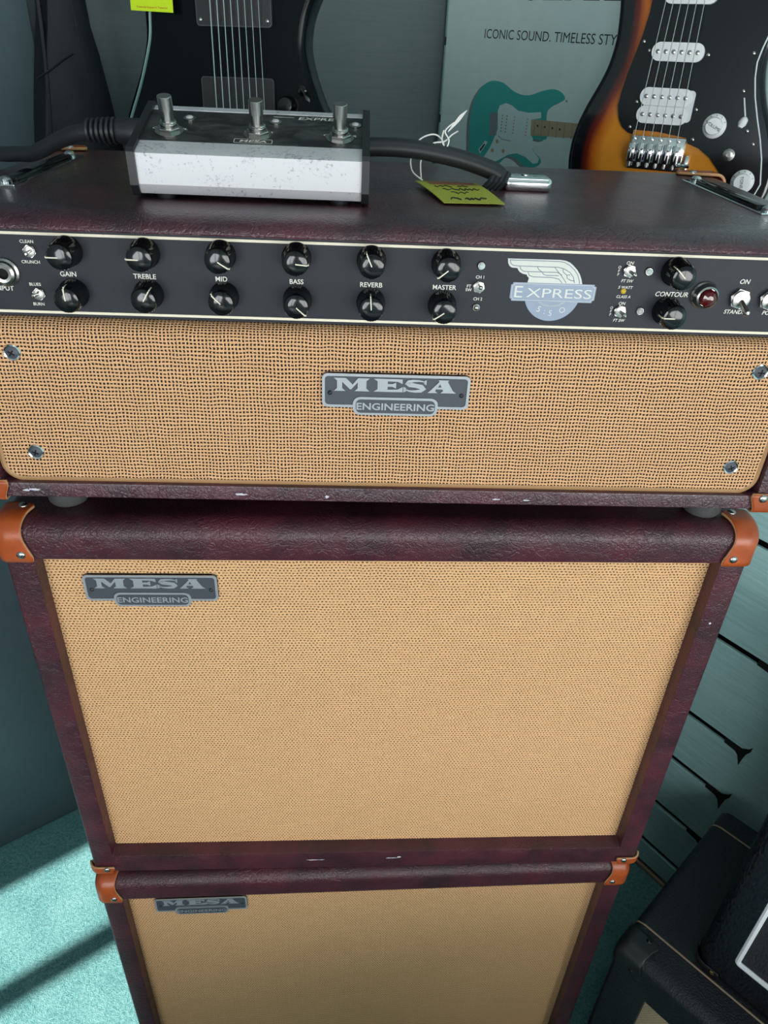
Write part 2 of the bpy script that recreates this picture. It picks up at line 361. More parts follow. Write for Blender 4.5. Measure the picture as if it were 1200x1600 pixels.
# ------------------------------------------------------------------ the setting
def wallbox(name, a0, a1, n0, n1, z0, z1, mat, parent=None):
    b = MB(); vs = [RW(a, n, z) for a in (a0, a1) for n in (n0, n1) for z in (z0, z1)]
    b.add(vs, [(0, 1, 3, 2), (4, 6, 7, 5), (0, 4, 5, 1), (2, 3, 7, 6), (0, 2, 6, 4), (1, 5, 7, 3)])
    return b, name, mat
def structure(a):
    b, name, mat = a; return tag(b.build(name, mat, None, 0), kind='structure')
structure(wallbox('floor', A_C-0.15, A_B+0.25, N_D-0.15, N_A+0.2, -0.05, 0.0, 'carpet'))
structure(wallbox('ceiling', A_C-0.15, A_B+0.25, N_D-0.15, N_A+0.2, H_R, H_R+0.05, 'plaster'))
room = RW(0, 0)
def local_wall(name, origin, rz, mat, x0, x1, y0, y1, z0, z1):
    o = MB().box(x0, x1, y0, y1, z0, z1).build(name, mat, None, 0); o.location = origin; o.rotation_euler = (0, 0, rz)
    return tag(o, kind='structure')
angA = math.atan2(AX.y, AX.x)
angB = math.atan2(-NX.y, -NX.x)
# back-left wall with its proud slate panel; local x runs along the wall, y into it
wall_left = local_wall('wall_left', RW(0, N_A+0.02), angA, 'wall_grey', A_C-0.1, A_B+0.02, 0, 0.1, 0, H_R)
pan = MB().box(A_C, -0.197+0.175, 0, 0.0195, 0.0, 2.3, 0, 0.002, 2).build('wall_panel', 'panel_slate', wall_left); pan.location = (0, -0.0197, 0)
# right wall: grooved slat boards over a dark backing, smooth sheet beyond their end
PBv = Vector((0.484, 0.316, 0))
wall_right = local_wall('wall_right', PBv+AX*0.021, angB, 'dark_hole', -0.70, 2.9, 0, 0.1, 0, H_R)
zs = [0.012, 0.067, 0.166, 0.278, 0.380, 0.535, 0.70]
while zs[-1] < 2.4: zs.append(zs[-1]+0.104)
for i in range(len(zs)-1):
    g = 0.0052; s_end = 0.112
    b = MB().box(-0.66, s_end, -0.0208, -0.0150, zs[i]+g, zs[i+1]-g, 0, 0.0008, 1)
    MB().box(-0.65, s_end-.01, -0.0150, -0.0005, zs[i]+g+.012, zs[i+1]-g-.012).build('slat_core', 'dark_hole', wall_right, 0)
    b.build('slat_board', 'slat', wall_right, 0)
MB().box(s_end, 2.85, -0.0207, -0.0005, 0.012, 2.42).build('smooth_sheet', 'slat', wall_right, 0)
MB().box(-0.66, 2.85, -0.023, -0.0005, 0.0, 0.010, 0, 0.002, 1).build('skirting_strip', 'gold_pipe', wall_right, 0)
for z in (0.166, 0.278, 0.380, 0.535):       # forked openings where each slot ends
    w = 0.004
    poly = [(s_end-0.03, z-0.0045), (s_end-0.012, z-0.0060), (s_end-0.007, z-0.010), (s_end-0.003, z-0.020), (s_end-0.0005, z-0.026), (s_end+0.001, z-0.012), (s_end+0.003, z),
            (s_end+0.0075, z+0.010), (s_end+0.008, z+0.019), (s_end+0.0035, z+0.012), (s_end-0.005, z+0.006), (s_end-0.03, z+0.0045)]
    MB().prism(poly, -0.0216, -0.0203).build('slot_end', 'dark_hole', wall_right, 0)
# window walls out of view: one beside (sun), one behind the camera (daylight)
def window_wall(name, horizontal, c, lo, hi, o0, o1, z0, z1, sign, wname, bars):
    def bx(p0, p1, za, zb, t0=0.0, t1=0.12):
        q0, q1 = (c, c+sign*t1) if t0 == 0 else (c+sign*t0, c+sign*t1)
        if horizontal: return wallbox('', p0, p1, min(q0, q1), max(q0, q1), za, zb, '')[0]
        return wallbox('', min(q0, q1), max(q0, q1), p0, p1, za, zb, '')[0]
    w = MB()
    for a in ((lo, o0, 0, H_R), (o1, hi, 0, H_R), (o0, o1, 0, z0), (o0, o1, z1, H_R)): b = bx(*a); w.add(b.v, b.f)
    tag(w.build(name, 'plaster', None, 0), kind='structure')
    f = tag(empty(wname, RW((o0+o1)/2, c) if horizontal else RW(c, (o0+o1)/2)), kind='structure'); inv = f.matrix_basis.inverted()
    for p0, p1 in bars:
        b = bx(p0, p1, z0, z1, 0.02, 0.06); b.v = [tuple(inv @ Vector(v)) for v in b.v]; b.build('window_bar', 'frame_paint', f, 0)
window_wall('wall_side', False, A_C, -0.5, N_A+0.1, 0.17, 0.549, 0.62, 1.62, -1, 'window_1', [(0.357, 0.399)])
window_wall('wall_side', False, A_C, N_D-0.1, -0.5, -2.17, -0.83, 0.54, 1.50, -1, 'added_fill_window', [(-1.52, -1.48)])  # opening made up for the added side fill
window_wall('wall_front', True, N_D, A_C-0.1, A_B+0.2, -1.36, 0.50, 0.42, 1.46, -1, 'window_2', [(-0.45, -0.41)])

fill_lamp = empty('ceiling_fill_fitting', RW(0.30, -0.45, H_R), angA); tag(fill_lamp, 'white unseen fitting added on the ceiling for the slat wall fill light', 'fill_lamp')  # unseen fitting added to go with the overhead fill
MB().box(-.58, .58, -.10, .10, -.07, 0, 0, .01, 2).build('housing', 'white_plastic', fill_lamp)
shade_blk = empty('added_light_blocker', RW(-.50, -.82), angA); tag(shade_blk, 'low grey added counter standing in the shop facing the amplifier stack', 'blocker')  # unseen block, added only to darken the lower cabinet
MB().box(-.75, .65, -.20, .20, .51, .54, 0, .004, 2).build('top', 'plaster', shade_blk); MB().box(-.73, .63, -.18, .18, 0, .51).build('body', 'frame_paint', shade_blk, 0)

# ------------------------------------------------------------------ cabinet builder
def shell_loops(W, H, D, s, t, b, ry, rs, rt, rb, rec, rc=0.010, k=4):
    def lp(l, r, tt, bb, y, cr): return [(x, y, z) for x, z in rrect(-W/2+l, W/2-r, bb, H-tt, cr, k)]
    L = [lp(.006, .006, .006, .006, D, rc*.6), lp(.0018, .0018, .0018, .0018, D-.0018, rc), lp(0, 0, 0, 0, D-.006, rc), lp(0, 0, 0, 0, D*.55, rc)]
    N = 8
    for i in range(N+1):
        a = math.pi/2*i/N; q = 1-math.cos(a); y = ry*(1-math.sin(a))
        L.append(lp(rs*q, rs*q, rt*q, rb*q, y, max(rc-min(rs, rb)*q*.8, .002)))
    L.append(lp(s-.0012, s-.0012, t-.0012, b-.0012, 0.0, .002))
    L.append(lp(s-.0003, s-.0003, t-.0003, b-.0003, 0.0003, .0015)); L.append(lp(s, s, t, b, 0.0012, .0015))
    L.append(lp(s, s, t, b, rec, .0015))
    return L
def corner_cap(name, parent, corner, sg, a, mid, hf, ht, ry, rz, thick=0.0022, lift=0.0008, r=0.009, rivets=True, mats=('leather', 'leather_edge'), wave=0.0, rivet_mat='nickel'):
    """wrapped corner patch with scalloped edge; sg mirrors (x,y,z); canonical corner: solid fills x>0, y>0, z<0"""
    path = []
    for i in range(5): path.append((0.0, -hf+(hf-rz)*i/5, (-1, 0)))
    for i in range(9):
        q = math.pi/2*i/8; path.append((ry*(1-math.cos(q)), -rz*(1-math.sin(q)), (-math.cos(q), math.sin(q))))
    for i in range(1, 6): path.append((ry+(ht-ry)*i/5, 0.0, (0, 1)))
    # arc lengths
    ln = [0.0]
    for i in range(1, len(path)): ln.append(ln[-1]+math.hypot(path[i][0]-path[i-1][0], path[i][1]-path[i-1][1]))
    vs = []; nv = 14
    for i, (y, z, nn) in enumerate(path):
        u = ln[i]/ln[-1]; xin = mid+(a-mid)*abs(2*u-1)**1.6
        if u < 0.12: xin -= a*0.10*((0.12-u)/0.12)**2
        if u > 0.9: xin -= a*0.45*((u-0.9)/0.1)**2
        if wave: xin += wave*math.sin(u*9)
        for j in range(nv):
            v = j/(nv-1)
            if v < 0.55: x = xin+(r-xin)*(v/0.55); dep = 0.0
            else:
                q = (v-0.55)/0.45*math.pi/2; x = r*(1-math.sin(q)); dep = r*(1-math.cos(q))
            vs.append((corner[0]+sg[0]*(x-lift*(v > .55)), corner[1]+sg[1]*(y+nn[0]*lift-nn[0]*dep), corner[2]+sg[2]*(z+nn[1]*lift-nn[1]*dep)))
    fs = []
    for i in range(len(path)-1):
        for j in range(nv-1): fs.append((i*nv+j, i*nv+j+1, (i+1)*nv+j+1, (i+1)*nv+j))
    b = MB(); b.add(vs, fs); o = b.build(name, list(mats), parent, 60)
    me = o.data
    # orient outward
    p = me.polygons[5*(nv-1)+2]; want = Vector((0, sg[1]*-1.0, sg[2]*0.2))
    if p.normal.dot(want) < 0: me.flip_normals()
    md = o.modifiers.new('thickness', 'SOLIDIFY'); md.thickness = thick; md.offset = 1.0
    if len(mats) > 1: md.material_offset_rim = 1
    if rivets:
        for (x, y, z, n) in ((a*0.62, -0.0008-thick, -hf*0.80, (0, -1, 0)), (a*0.62, ht*0.82, 0.0008+thick, (0, 0, 1))):
            MB().lathe([(.0034, -.0008), (.0034, .0002), (.0030, .0008), (.0018, .0013), (.0004, .0015)], (corner[0]+sg[0]*x, corner[1]+sg[1]*y, corner[2]+sg[2]*z), (n[0], n[1]*sg[1], n[2]*sg[2]), 14).build('rivet', rivet_mat, o, 50)
    return o
MW = [(0,88),(75,88),(116,44),(150,88),(222,88),(202,70),(202,18),(222,0),(128,0),(148,18),(148,60),(108,12),(100,12),(52,62),(52,18),(72,0),(0,0),(20,18),(20,70)]
EW = [(0,88),(178,88),(180,56),(150,70),(88,72),(88,54),(118,54),(140,66),(140,24),(118,36),(88,36),(88,16),(150,18),(182,36),(182,0),(0,0),(25,18),(25,70)]
AW = [(62,88),(132,88),(122,78),(158,16),(180,0),(80,0),(98,14),(92,26),(52,26),(46,14),(62,0),(0,0),(18,16),(70,78)]
AH = [(63,38),(86,38),(76,60)]
def s_poly():
    c = [(146,66),(130,76),(104,80),(70,79),(42,72),(34,62),(48,53),(84,47),(122,39),(136,26),(120,13),(84,8),(46,10),(18,22)]
    wd = [5,8,12,16,24,32,32,28,32,32,24,16,11,5]; l = []; r = []
    for i, (x, z) in enumerate(c):
        x0, z0 = c[max(i-1, 0)]; x1, z1 = c[min(i+1, len(c)-1)]; d = Vector((x1-x0, z1-z0)).normalized(); n = Vector((-d.y, d.x))*wd[i]/2
        l.append((x+n.x, z+n.y)); r.append((x-n.x, z-n.y))
    return [[l[i], r[i], r[i+1], l[i+1]] for i in range(len(c)-1)]
def badge(parent, cx, cz, w, y):
    """slate name plate with silver rim and raised letters; cx, cz = plate centre"""
    s = w/920.0; e = empty('name_plate', (cx, y, cz)); e.parent = parent
    hw, hh = 460*s, 112*s
    MB().prism(rrect(-hw, hw, -hh, hh, 34*s), -.0022, 0).build('plate', 'badge_dark', e, 0)
    MB().ring(rrect(-hw, hw, -hh, hh, 34*s), rrect(-hw+17*s, hw-17*s, -hh+17*s, hh-17*s, 22*s), -.0030, -.0004).build('rim', 'badge_silver', e, 0)
    lz = -100*s; lw, lh = 268*s, 61*s
    MB().prism(rrect(-lw, lw, lz-lh, lz+lh, 46*s), -.0034, 0).build('lozenge_rim', 'badge_silver', e, 0)
    MB().prism(rrect(-lw+18*s, lw-18*s, lz-lh+16*s, lz+lh-16*s, 32*s), -.0037, -.001).build('lozenge_plate', 'badge_dark', e, 0)
    t = MB()
    for poly, x0, z0 in [(MW, -388, -2), (EW, -142, -2), (AW, 196, -2)]+[(q, 34, -2) for q in s_poly()]:
        t.prism([((x+x0)*s*1.0, (z+z0)*s*0.98) for x, z in poly], -.0030, -.0021)
    for q in ([(152, 88), (152, 52), (138, 60), (134, 78)], [(10, 0), (10, 38), (26, 30), (30, 8)]): t.prism([((x+34)*s, (z-2)*s*0.98) for x, z in q], -.0030, -.0021)
    t.prism([((x+196)*s, (z-2)*s) for x, z in AH], -.00305, -.0024, 1)
    t.build('lettering', ['badge_silver', 'badge_dark'], e, 0)
    t = MB(); put_text(t, 'ENGINEERING', 0, lz, 48*s, -.0039, 490*s, 0, 0.018); t.build('lettering', 'badge_silver', e, 0)
    for x in (-412*s, 412*s):
        MB().lathe([(14*s, 0), (14*s, .0006), (8*s, .0012), (1*s, .0014)], (x, -.0022, -18*s), (0, -1, 0), 12).build('screw', 'black_satin', e)
    return e
def scuffs(parent, y, items):
    for x, z, w, h in items:
        pts = []
        for i in range(18):
            q = 2*math.pi*i/18; rr = random.uniform(.45, 1.0); pts.append((x+w*rr*math.cos(q), z+h*rr*math.sin(q)))
        MB().prism(pts, y-.00012, y+.0003).build('scuff', 'scuff', parent, 0)

CW, CH, CD = 0.581, 0.4436, 0.30
def cabinet(loc, rz, label, bw, feet):
    e = empty('speaker_cabinet', loc, rz); tag(e, label, 'speaker cabinet')
    MB().loft(shell_loops(CW, CH, CD, .0239, .033, .031, .016, .005, .015, .006, .024)).build('shell', 'vinyl', e, 30)
    x = CW/2-.0239+.0004
    MB().box(-x, x, .0146, .022, .0306, CH-.0326).build('grille_cloth', 'cloth_cab', e, 0)
    badge(e, *bw, .0146)
    for sx in (1, -1):
        corner_cap('leather_corner', e, (-sx*CW/2, 0, CH), (sx, 1, 1), .027, .0195, .0335, .025, .016, .015, r=.008)
        corner_cap('leather_corner', e, (-sx*CW/2, 0, 0), (sx, 1, -1), .026, .018, .0145, .034, .014, .007, r=.008)
    for sx in (-.22, .22):
        for sy in (.05, .25): MB().lathe([(.014, 0), (.016, .003), (.016, .012)], (sx, sy, -feet), (0, 0, 1), 20).build('rubber_foot', 'rubber', e)
    return e
upper = cabinet((0, 0, .475), 0, 'upper burgundy speaker cabinet with tan cloth, directly under the amplifier head', (-.1868, .3741, .105), .0112)
lower = cabinet((0, .0012, .0204), .0151, 'lower burgundy speaker cabinet standing on the carpet, bottom of the stack', (-.1875, .3755, .102), .0204)
scuffs(upper, 0.0, [(-.062, .0185, .009, .0009), (-.052, .0185, .004, .0007), (.022, .0195, .008, .0008), (.030, .021, .003, .0015)])
MB().prism(rrect(.2745, .2765, .347, .349, .001), -.0002, .0003).build('scuff', 'scuff', upper, 0)

# ------------------------------------------------------------------ amplifier head
HW, HH, HD = 0.581, 0.1935, 0.252
head = empty('amplifier_head', (-.0021, -.0092, .943), -.0122)
tag(head, 'burgundy amplifier head with black knob panel and tan grille on top of the stack', 'amplifier')
MB().loft(shell_loops(HW, HH, HD, .021, .0100, .0138, .030, .007, .0088, .003, .060, .012)).build('shell', 'vinyl_head', head, 30)
# control panel with cream pin lines
cp = MB().box(-.2688, .2688, .014, .018, .1255, .1833).build('control_panel', 'panel', head, 0)
for z in (.1312, .1786): MB().box(-.2686, .2686, .0133, .0142, z-.0008, z+.0008).build('pin_line', 'cream', cp, 0)
# grille board rolled back at its top, piping on the other three sides
gb = []
for tt, y in ((.0, .030), (.0, .0135), (.0006, .0105), (.0022, .0075), (.0046, .0054), (.0080, .0042), (.013, .004)):
    gb.append([(x, y, z) for x, z in rrect(-.2655, .2655, .0165, .1283-tt, .011, 6)])
MB().loft(gb).build('grille_cloth', 'cloth_head', head, 50)
pp = [(-.2668, .0075, .126), (-.2668, .006, .05)]+[(x, .006, z) for x, z in [(-.2668, .03)]]
for i in range(7):
    q = math.radians(180+90*i/6); pp.append((-.2668+.012+.012*math.cos(q), .006, .0152+.012+.012*math.sin(q)))
for i in range(7):
    q = math.radians(270+90*i/6); pp.append((.2668-.012+.012*math.cos(q), .006, .0152+.012+.012*math.sin(q)))
pp += [(.2668, .006, .05), (.2668, .0075, .126)]
MB().tube(pp, .0027, 8).build('piping', 'piping', head)
for x, z in ((-.2432, .1076), (.2434, .1078), (-.2429, .0364), (.2449, .0353)):
    sc_ = MB().lathe([(.0055, -.001), (.0055, .0006), (.0049, .0014), (.0041, .0010), (.0040, .0004)], (x, .004, z), (0, -1, 0), 24).build('cup_washer', 'chrome', head)
    h_ = MB().lathe([(.0043, -.0005), (.0042, .0008), (.0030, .0016), (.0003, .0020)], (x, .004, z), (0, -1, 0), 18).build('screw', 'badge_dark', sc_)
    c_ = MB(); a_ = random.uniform(0, 1.5)
    for k in (0, 1):
        d = Vector((math.cos(a_+k*math.pi/2), math.sin(a_+k*math.pi/2)))
        p = Vector((-d.y, d.x)); P = [d*.0022+p*.00045, -d*.0022+p*.00045, -d*.0022-p*.00045, d*.0022-p*.00045]
        c_.prism([(x+q.x, z+q.y) for q in P], .00185, .0025)
    c_.build('cross_slot', 'dark_hole', sc_, 0)
badge(head, .0013, .0884, .0975, .004)
for sx in (1, -1):
    corner_cap('leather_corner', head, (-sx*HW/2, 0, 0), (sx, 1, -1), .028, .020, .0165, .034, .012, .004, r=.008)
    corner_cap('leather_corner', head, (-sx*HW/2, HD, HH), (sx, -1, 1), .044, .034, .03, .020, .006, .006, r=.007)
    # polished tray rail beside each end of the top
    x0 = -sx*.2545; rl = empty('top_rail', (x0, .140, HH), sx*-.03); rl.parent = head
    MB().box(-.0085, .0085, -.068, .068, -.0005, .0012, 0, .0006, 1).build('rail_plate', 'chrome', rl)
    MB().box(-.0045, .0045, -.052, .052, .0005, .0038, 0, .0016, 2).build('rail_bar', 'black_gloss', rl)
    for yy in (-.060, .060): MB().lathe([(.0042, 0), (.0042, .0022), (.0028, .0036), (.0004, .0042)], (0, yy, .001), (0, 0, 1), 16).build('screw', 'chrome', rl)
for x in (-.243, .254):
    for y in (.0415, .215): MB().lathe([(.0135, -.0243), (.0150, -.0220), (.0155, -.010), (.0155, .001)], (x, y, 0), (0, 0, 1), 32).build('rubber_foot', 'foot_plastic', head)
scuffs(head, 0.0, [(-.249, .0086, .0052, .0013), (-.2545, .0078, .003, .0012), (-.1050, .0072, .0060, .0012), (-.0440, .0066, .0025, .0014), (.078, .007, .004, .0008), (.100, .0064, .003, .0007)])

# knobs
def knob_proto():
    k = MB().lathe([(.0091, 0), (.0091, .0022), (.0086, .0034), (.0083, .0125), (.0078, .0150), (.0072, .0160), (.0058, .0166), (.0035, .0170), (.0005, .0171)], (0, 0, 0), (0, -1, 0), 56, 0, .00035, (2, 4)).build('knob', 'black_gloss', head, 40)
    MB().box(-.00032, .00032, -.0174, -.0160, .0002, .0074).box(-.00032, .00032, -.0160, -.0100, .0074, .0082).build('pointer_line', 'cream', k, 0)
    return k
KN = [(-.2006, .1692, 270), (-.1545, .1695, 270), (-.1088, .1698, 122), (-.0631, .1700, 95), (-.0174, .1697, 336), (.0286, .1693, 230), (.1735, .1691, 312),
      (-.2011, .1436, 357), (-.1551, .1447, 32), (-.1086, .1446, 315), (-.0631, .1440, 132), (-.0170, .1437, 356), (.0283, .1435, 235), (.1737, .1442, 270)]
kp = knob_proto()
for i, (x, z, a) in enumerate(KN):
    o = kp if i == 0 else dup(kp, head)
    o.location = (x, .0139, z); o.rotation_euler = (0, math.radians(a), 0)
# small toggles
def toggle(x, z, s, tilt, name='mini_toggle'):
    b = MB().lathe([(.0034*s, 0), (.0034*s, .0012*s)], (x, .014, z), (0, -1, 0), 6).lathe([(.0028*s, .001*s), (.0028*s, .0022*s), (.0016*s, .0024*s)], (x, .014, z), (0, -1, 0), 20)
    o = b.build(name, 'nickel', head, 30)
    d = Vector(tilt).normalized(); p = Vector((x, .014-.0012*s, z))
    MB().tube([p, p+d*.003*s, p+d*.0062*s, p+d*.0068*s], [.0008*s, .0009*s, .0012*s, .0005*s], 10).build('lever', 'nickel', o)
    return o
toggle(-.2229, .1683, 1.15, (.1, -1, .05)); toggle(-.2226, .1425, 1.15, (-.1, -1, .2)); toggle(.0506, .1555, 1.15, (.0, -1, .25)); toggle(.1441, .1685, 1.2, (.2, -1, -.05)); toggle(.1435, .1429, 1.2, (.15, -1, -.05))
for x in (.2192, .2385): toggle(x, .1535, 1.95, (.18, -1, -.62), 'power_toggle')
for x, z, mt in ((.0508, .1686, 'led_green'), (.0504, .1425, 'nickel'), (.1567, .1685, 'led_green'), (.1568, .1433, 'led_clear')):
    o = MB().lathe([(.0027, 0), (.0027, .0008), (.0022, .0014)], (x, .014, z), (0, -1, 0), 20).build('indicator_lamp', 'nickel', head)
    MB().lathe([(.0020, .001), (.0019, .0019), (.0011, .0026), (.0002, .0028)], (x, .014, z), (0, -1, 0), 16).build('lens', mt, o)
MB().lathe([(.0018, 0), (.0017, .0010), (.0009, .0017), (.0002, .0019)], (.1431, .014, .1558), (0, -1, 0), 16).build('yellow_lamp', 'yellow_led', head)
jk = MB().lathe([(.0085, 0), (.0085, .0015), (.0072, .0022), (.0066, .0042), (.0052, .0050), (.0034, .0048), (.0032, .0005)], (-.2402, .014, .1552), (0, -1, 0), 28, cap=False).build('input_jack', 'nickel', head)
MB().lathe([(.0034, .0010), (.0034, .0016)], (-.2402, .014, .1552), (0, -1, 0), 20).build('jack_hole', 'dark_hole', jk)
jw = MB().lathe([(.0087, 0), (.0087, .0012), (.0078, .0020), (.0074, .0040), (.0070, .0066), (.0060, .0072), (.0056, .0062)], (.1958, .014, .1549), (0, -1, 0), 32).build('jewel_lamp', 'nickel', head)
MB().lathe([(.0057, .006), (.0056, .0078), (.0044, .0094), (.0022, .0103), (.0002, .0105)], (.1958, .014, .1549), (0, -1, 0), 10).build('jewel', 'red_jewel', jw, 15)
# panel lettering
def word(body, x, z, h, sh=0.0, rot=0.0, w=None):
    t = MB(); put_text(t, body, x, z, h, .01385, w, sh, 0.012, rot); t.build('lettering', 'print', head, 0)
for b_, x, z in (('GAIN', -.2028, .1552), ('TREBLE', -.1566, .1552), ('MID', -.1098, .1551), ('BASS', -.0635, .1550), ('REVERB', -.0170, .1545), ('MASTER', .0291, .1544)): word(b_, x, z, .0030)
word('INPUT', -.2431, .1453, .0029)
for b_, x, z in (('CLEAN', -.2239, .1738), ('CRUNCH', -.2238, .1618), ('BLUES', -.2240, .1483), ('BURN', -.2242, .1360), ('CH 1', .0508, .1615), ('CH 2', .0509, .1478), ('FT', .0445, .1557), ('SW', .0445, .1534)): word(b_, x, z, .0019)
for b_, x, z, h in (('ON', .1439, .1732, .0021), ('FT SW', .1444, .1621, .0019), ('5 WATT', .1442, .1580, .0018), ('CLASS A', .1441, .1521, .0018), ('ON', .1442, .1478, .0020), ('FT SW', .1445, .1367, .0019), ('CONTOUR', .1750, .1546, .0031), ('ON', .2202, .1641, .0030), ('STANDBY', .2205, .1446, .0027), ('POWER', .2440, .1446, .0027)): word(b_, x, z, h, 0.18)
for x, z in ((.1378, .1682), (.1380, .1426)):
    for k, ch in enumerate('OFF'): word(ch, x, z+.0022-k*.0022, .0017, 0.1)
# winged emblem
em = empty('winged_emblem', (0, .0139, 0)); em.parent = head
MB().prism([(.0983+.0180*math.cos(q), .1530+.0180*math.sin(q)) for q in [2*math.pi*i/48 for i in range(48)]], -.0002, 0).build('disc', 'foil', em, 0)
wing = [(.0668, .1735), (.0673, .1708), (.0684, .1690), (.0700, .1681), (.0735, .1679), (.0741, .1668), (.0753, .1655), (.0773, .1645), (.0798, .1641), (.0803, .1632), (.0816, .1620), (.0810, .1586), (.1162, .1586), (.1150, .1621), (.1134, .1652), (.1112, .1680), (.1085, .1704), (.1060, .1722), (.1030, .1733), (.0995, .1737)]
MB().prism(wing, -.0003, 0).build('wing', 'foil_cream', em, 0)
ft = MB()
def line(pts, w=.00040, y=-.0004):
    for (x0, z0), (x1, z1) in zip(pts[:-1], pts[1:]):
        d = Vector((x1-x0, z1-z0)); n = Vector((-d.y, d.x)).normalized()*w/2; d = d.normalized()*w*.4
        ft.prism([(x0+n.x-d.x, z0+n.y-d.y), (x0-n.x-d.x, z0-n.y-d.y), (x1-n.x+d.x, z1-n.y+d.y), (x1+n.x+d.x, z1+n.y+d.y)], y, y+.0002)
line([(.0683, .1727), (.0995, .1727), (.1025, .1722), (.1060, .1706), (.1095, .1678), (.1120, .1650), (.1138, .1612), (.1143, .1590)])
line([(.0683, .1727), (.0690, .1706), (.0706, .1695), (.0738, .1692), (.0990, .1692), (.1030, .1683), (.1070, .1662), (.1095, .1635), (.1108, .1600)])
line([(.0748, .1690), (.0758, .1671), (.0778, .1660), (.0880, .1660), (.0990, .1660), (.1020, .1645)]); line([(.0806, .1655), (.0815, .1636), (.0845, .1628), (.0960, .1628), (.1005, .1620), (.1030, .1596)])
for q in ([(.0858, .1691), (.0872, .1672), (.0893, .1660)], [(.0968, .1692), (.0990, .1668), (.1015, .1645), (.1035, .1622), (.1055, .1598)], [(.1022, .1684), (.1026, .1664), (.1052, .1645), (.1072, .1648)], [(.0893, .1660), (.0905, .1645), (.0925, .1640), (.1000, .1640)], [(.1052, .1645), (.1058, .1626), (.1085, .1612), (.1106, .1612)]): line(q)
ft.build('feather_lines', 'foil_line', em, 0)
ban = [(.0722, .1592), (.1240, .1592), (.1243, .1580), (.1255, .1577), (.1255, .1492), (.1243, .1488), (.1240, .1475), (.0722, .1475), (.0719, .1488), (.0709, .1492), (.0709, .1577), (.0719, .1580)]
MB().prism(ban, -.0005, 0).build('banner', 'foil', em, 0)
cxm = .0982; czm = .15335
ft = MB(); line([((x-cxm)*.965+cxm, (z-czm)*.88+czm) for x, z in ban+ban[:1]], .00022, -.00065); ft.build('banner_line', 'foil_cream', em, 0)
t = MB(); put_text(t, 'E', .0762, .1534, .0072, -.0007, .0052, 0, .0); put_text(t, 'XPRESS', .1022, .1530, .0058, -.0007, .0418, 0, .0); t.build('lettering', 'foil_cream', em, 0)
t = MB()
for ch, x, z, r in (('5', .0908, .1426, -.3), (':', .0947, .1408, -.15), ('5', .0985, .1402, 0), ('O', .1060, .1424, .35)): put_text(t, ch, x, z, .0036 if ch != ':' else .0024, -.0004, None, 0, 0, r)
t.build('lettering', 'foil_cream', em, 0)
ft = MB()
for i in range(25):
    q = math.radians(200+140*i/24); line([(.0983+.0085*math.cos(q), .1500+.0075*math.sin(q)*.6), (.0983+.0100*math.cos(q), .1500+.0095*math.sin(q)*.6)], .00016, -.0004)
ft.build('sun_rays', 'foil_cream', em, 0)
# carrying handle
hp_ = [(-.083, .147, HH+.006), (-.078, .147, HH+.012), (-.068, .147, HH+.0165), (-.045, .147, HH+.0215), (-.015, .147, HH+.0245), (.015, .147, HH+.0240), (.045, .147, HH+.0195), (.066, .147, HH+.0140), (.076, .147, HH+.0100), (.081, .147, HH+.004)]
hp_ = [(x, y-.012, z) for x, y, z in smooth_path(hp_, 4)]
hd = MB().tube(hp_, .0088, 16, 0, .72).build('carry_handle', 'rubber', head)
for sx in (1, -1):
    MB().box(min(sx*.080, sx*.116), max(sx*.080, sx*.116), .125, .147, HH-.0005, HH+.0098, 0, .004, 4).build('handle_cap', 'chrome', hd)
    MB().lathe([(.003, 0), (.003, .0005), (.0006, .001)], (sx*.097, .136, HH+.0098), (0, 0, 1), 14).build('screw', 'nickel', hd)
    for k in range(4):
        x = sx*(.066+k*.0035); MB().tube([(x, .128, HH+.001), (x+sx*.004, .126, HH+.006), (x+sx*.007, .130, HH+.0115)], .0022, 8).build('rubber_fold', 'rubber', hd)

# ------------------------------------------------------------------ foot switch on the head
FZ = .943+HH
fs_ = empty('foot_switch', (-.0945, .0385, FZ), -.021)
tag(fs_, 'aluminium three-button foot switch with black end plates lying on the amplifier head', 'foot switch')
def prof(L, x0, x1): 
    b = MB(); n = len(L); vs = [(x0, y, z) for y, z in L]+[(x1, y, z) for y, z in L]
    return b.add(vs, [(i, (i+1) % n, n+(i+1) % n, n+i) for i in range(n)]+[tuple(range(n)), tuple(range(2*n-1, n-1, -1))])
body = [(.0035, .0032), (.0002, .0090), (-.0012, .0268), (.0005, .0278), (.0145, .0319), (.0145, .0312), (.0600, .0443), (.0600, .0452), (.0660, .0468), (.0675, .0458), (.0675, .0032)]
prof(body, -.0690, .0690).build('case', 'alu', fs_, 25)
prof([(.0147, .0309), (.0147, .03185), (.0598, .0449), (.0598, .0440)], -.0689, .0689).build('top_plate', 'worn_black', fs_, 25)
endp = [(.0030, .0018), (-.0018, .0085), (-.0034, .0275), (-.0010, .0300), (.0660, .0494), (.0700, .0480), (.0700, .0018)]
for x0, x1 in ((-.0735, -.0688), (.0688, .0735)): prof(endp, x0, x1).build('end_plate', 'black_satin', fs_, 25)
for x in (-.055, .055):
    for y in (.012, .056): MB().lathe([(.006, 0), (.0065, .0035)], (x, y, 0), (0, 0, 1), 16).build('rubber_foot', 'rubber', fs_)
slope = math.atan2(.0152, .053); up = Vector((0, -math.sin(slope), math.cos(slope)))
def onplate(x, d, h=0.0): return Vector((x, .0072+d*math.cos(slope), .0298+d*math.sin(slope)))+up*h
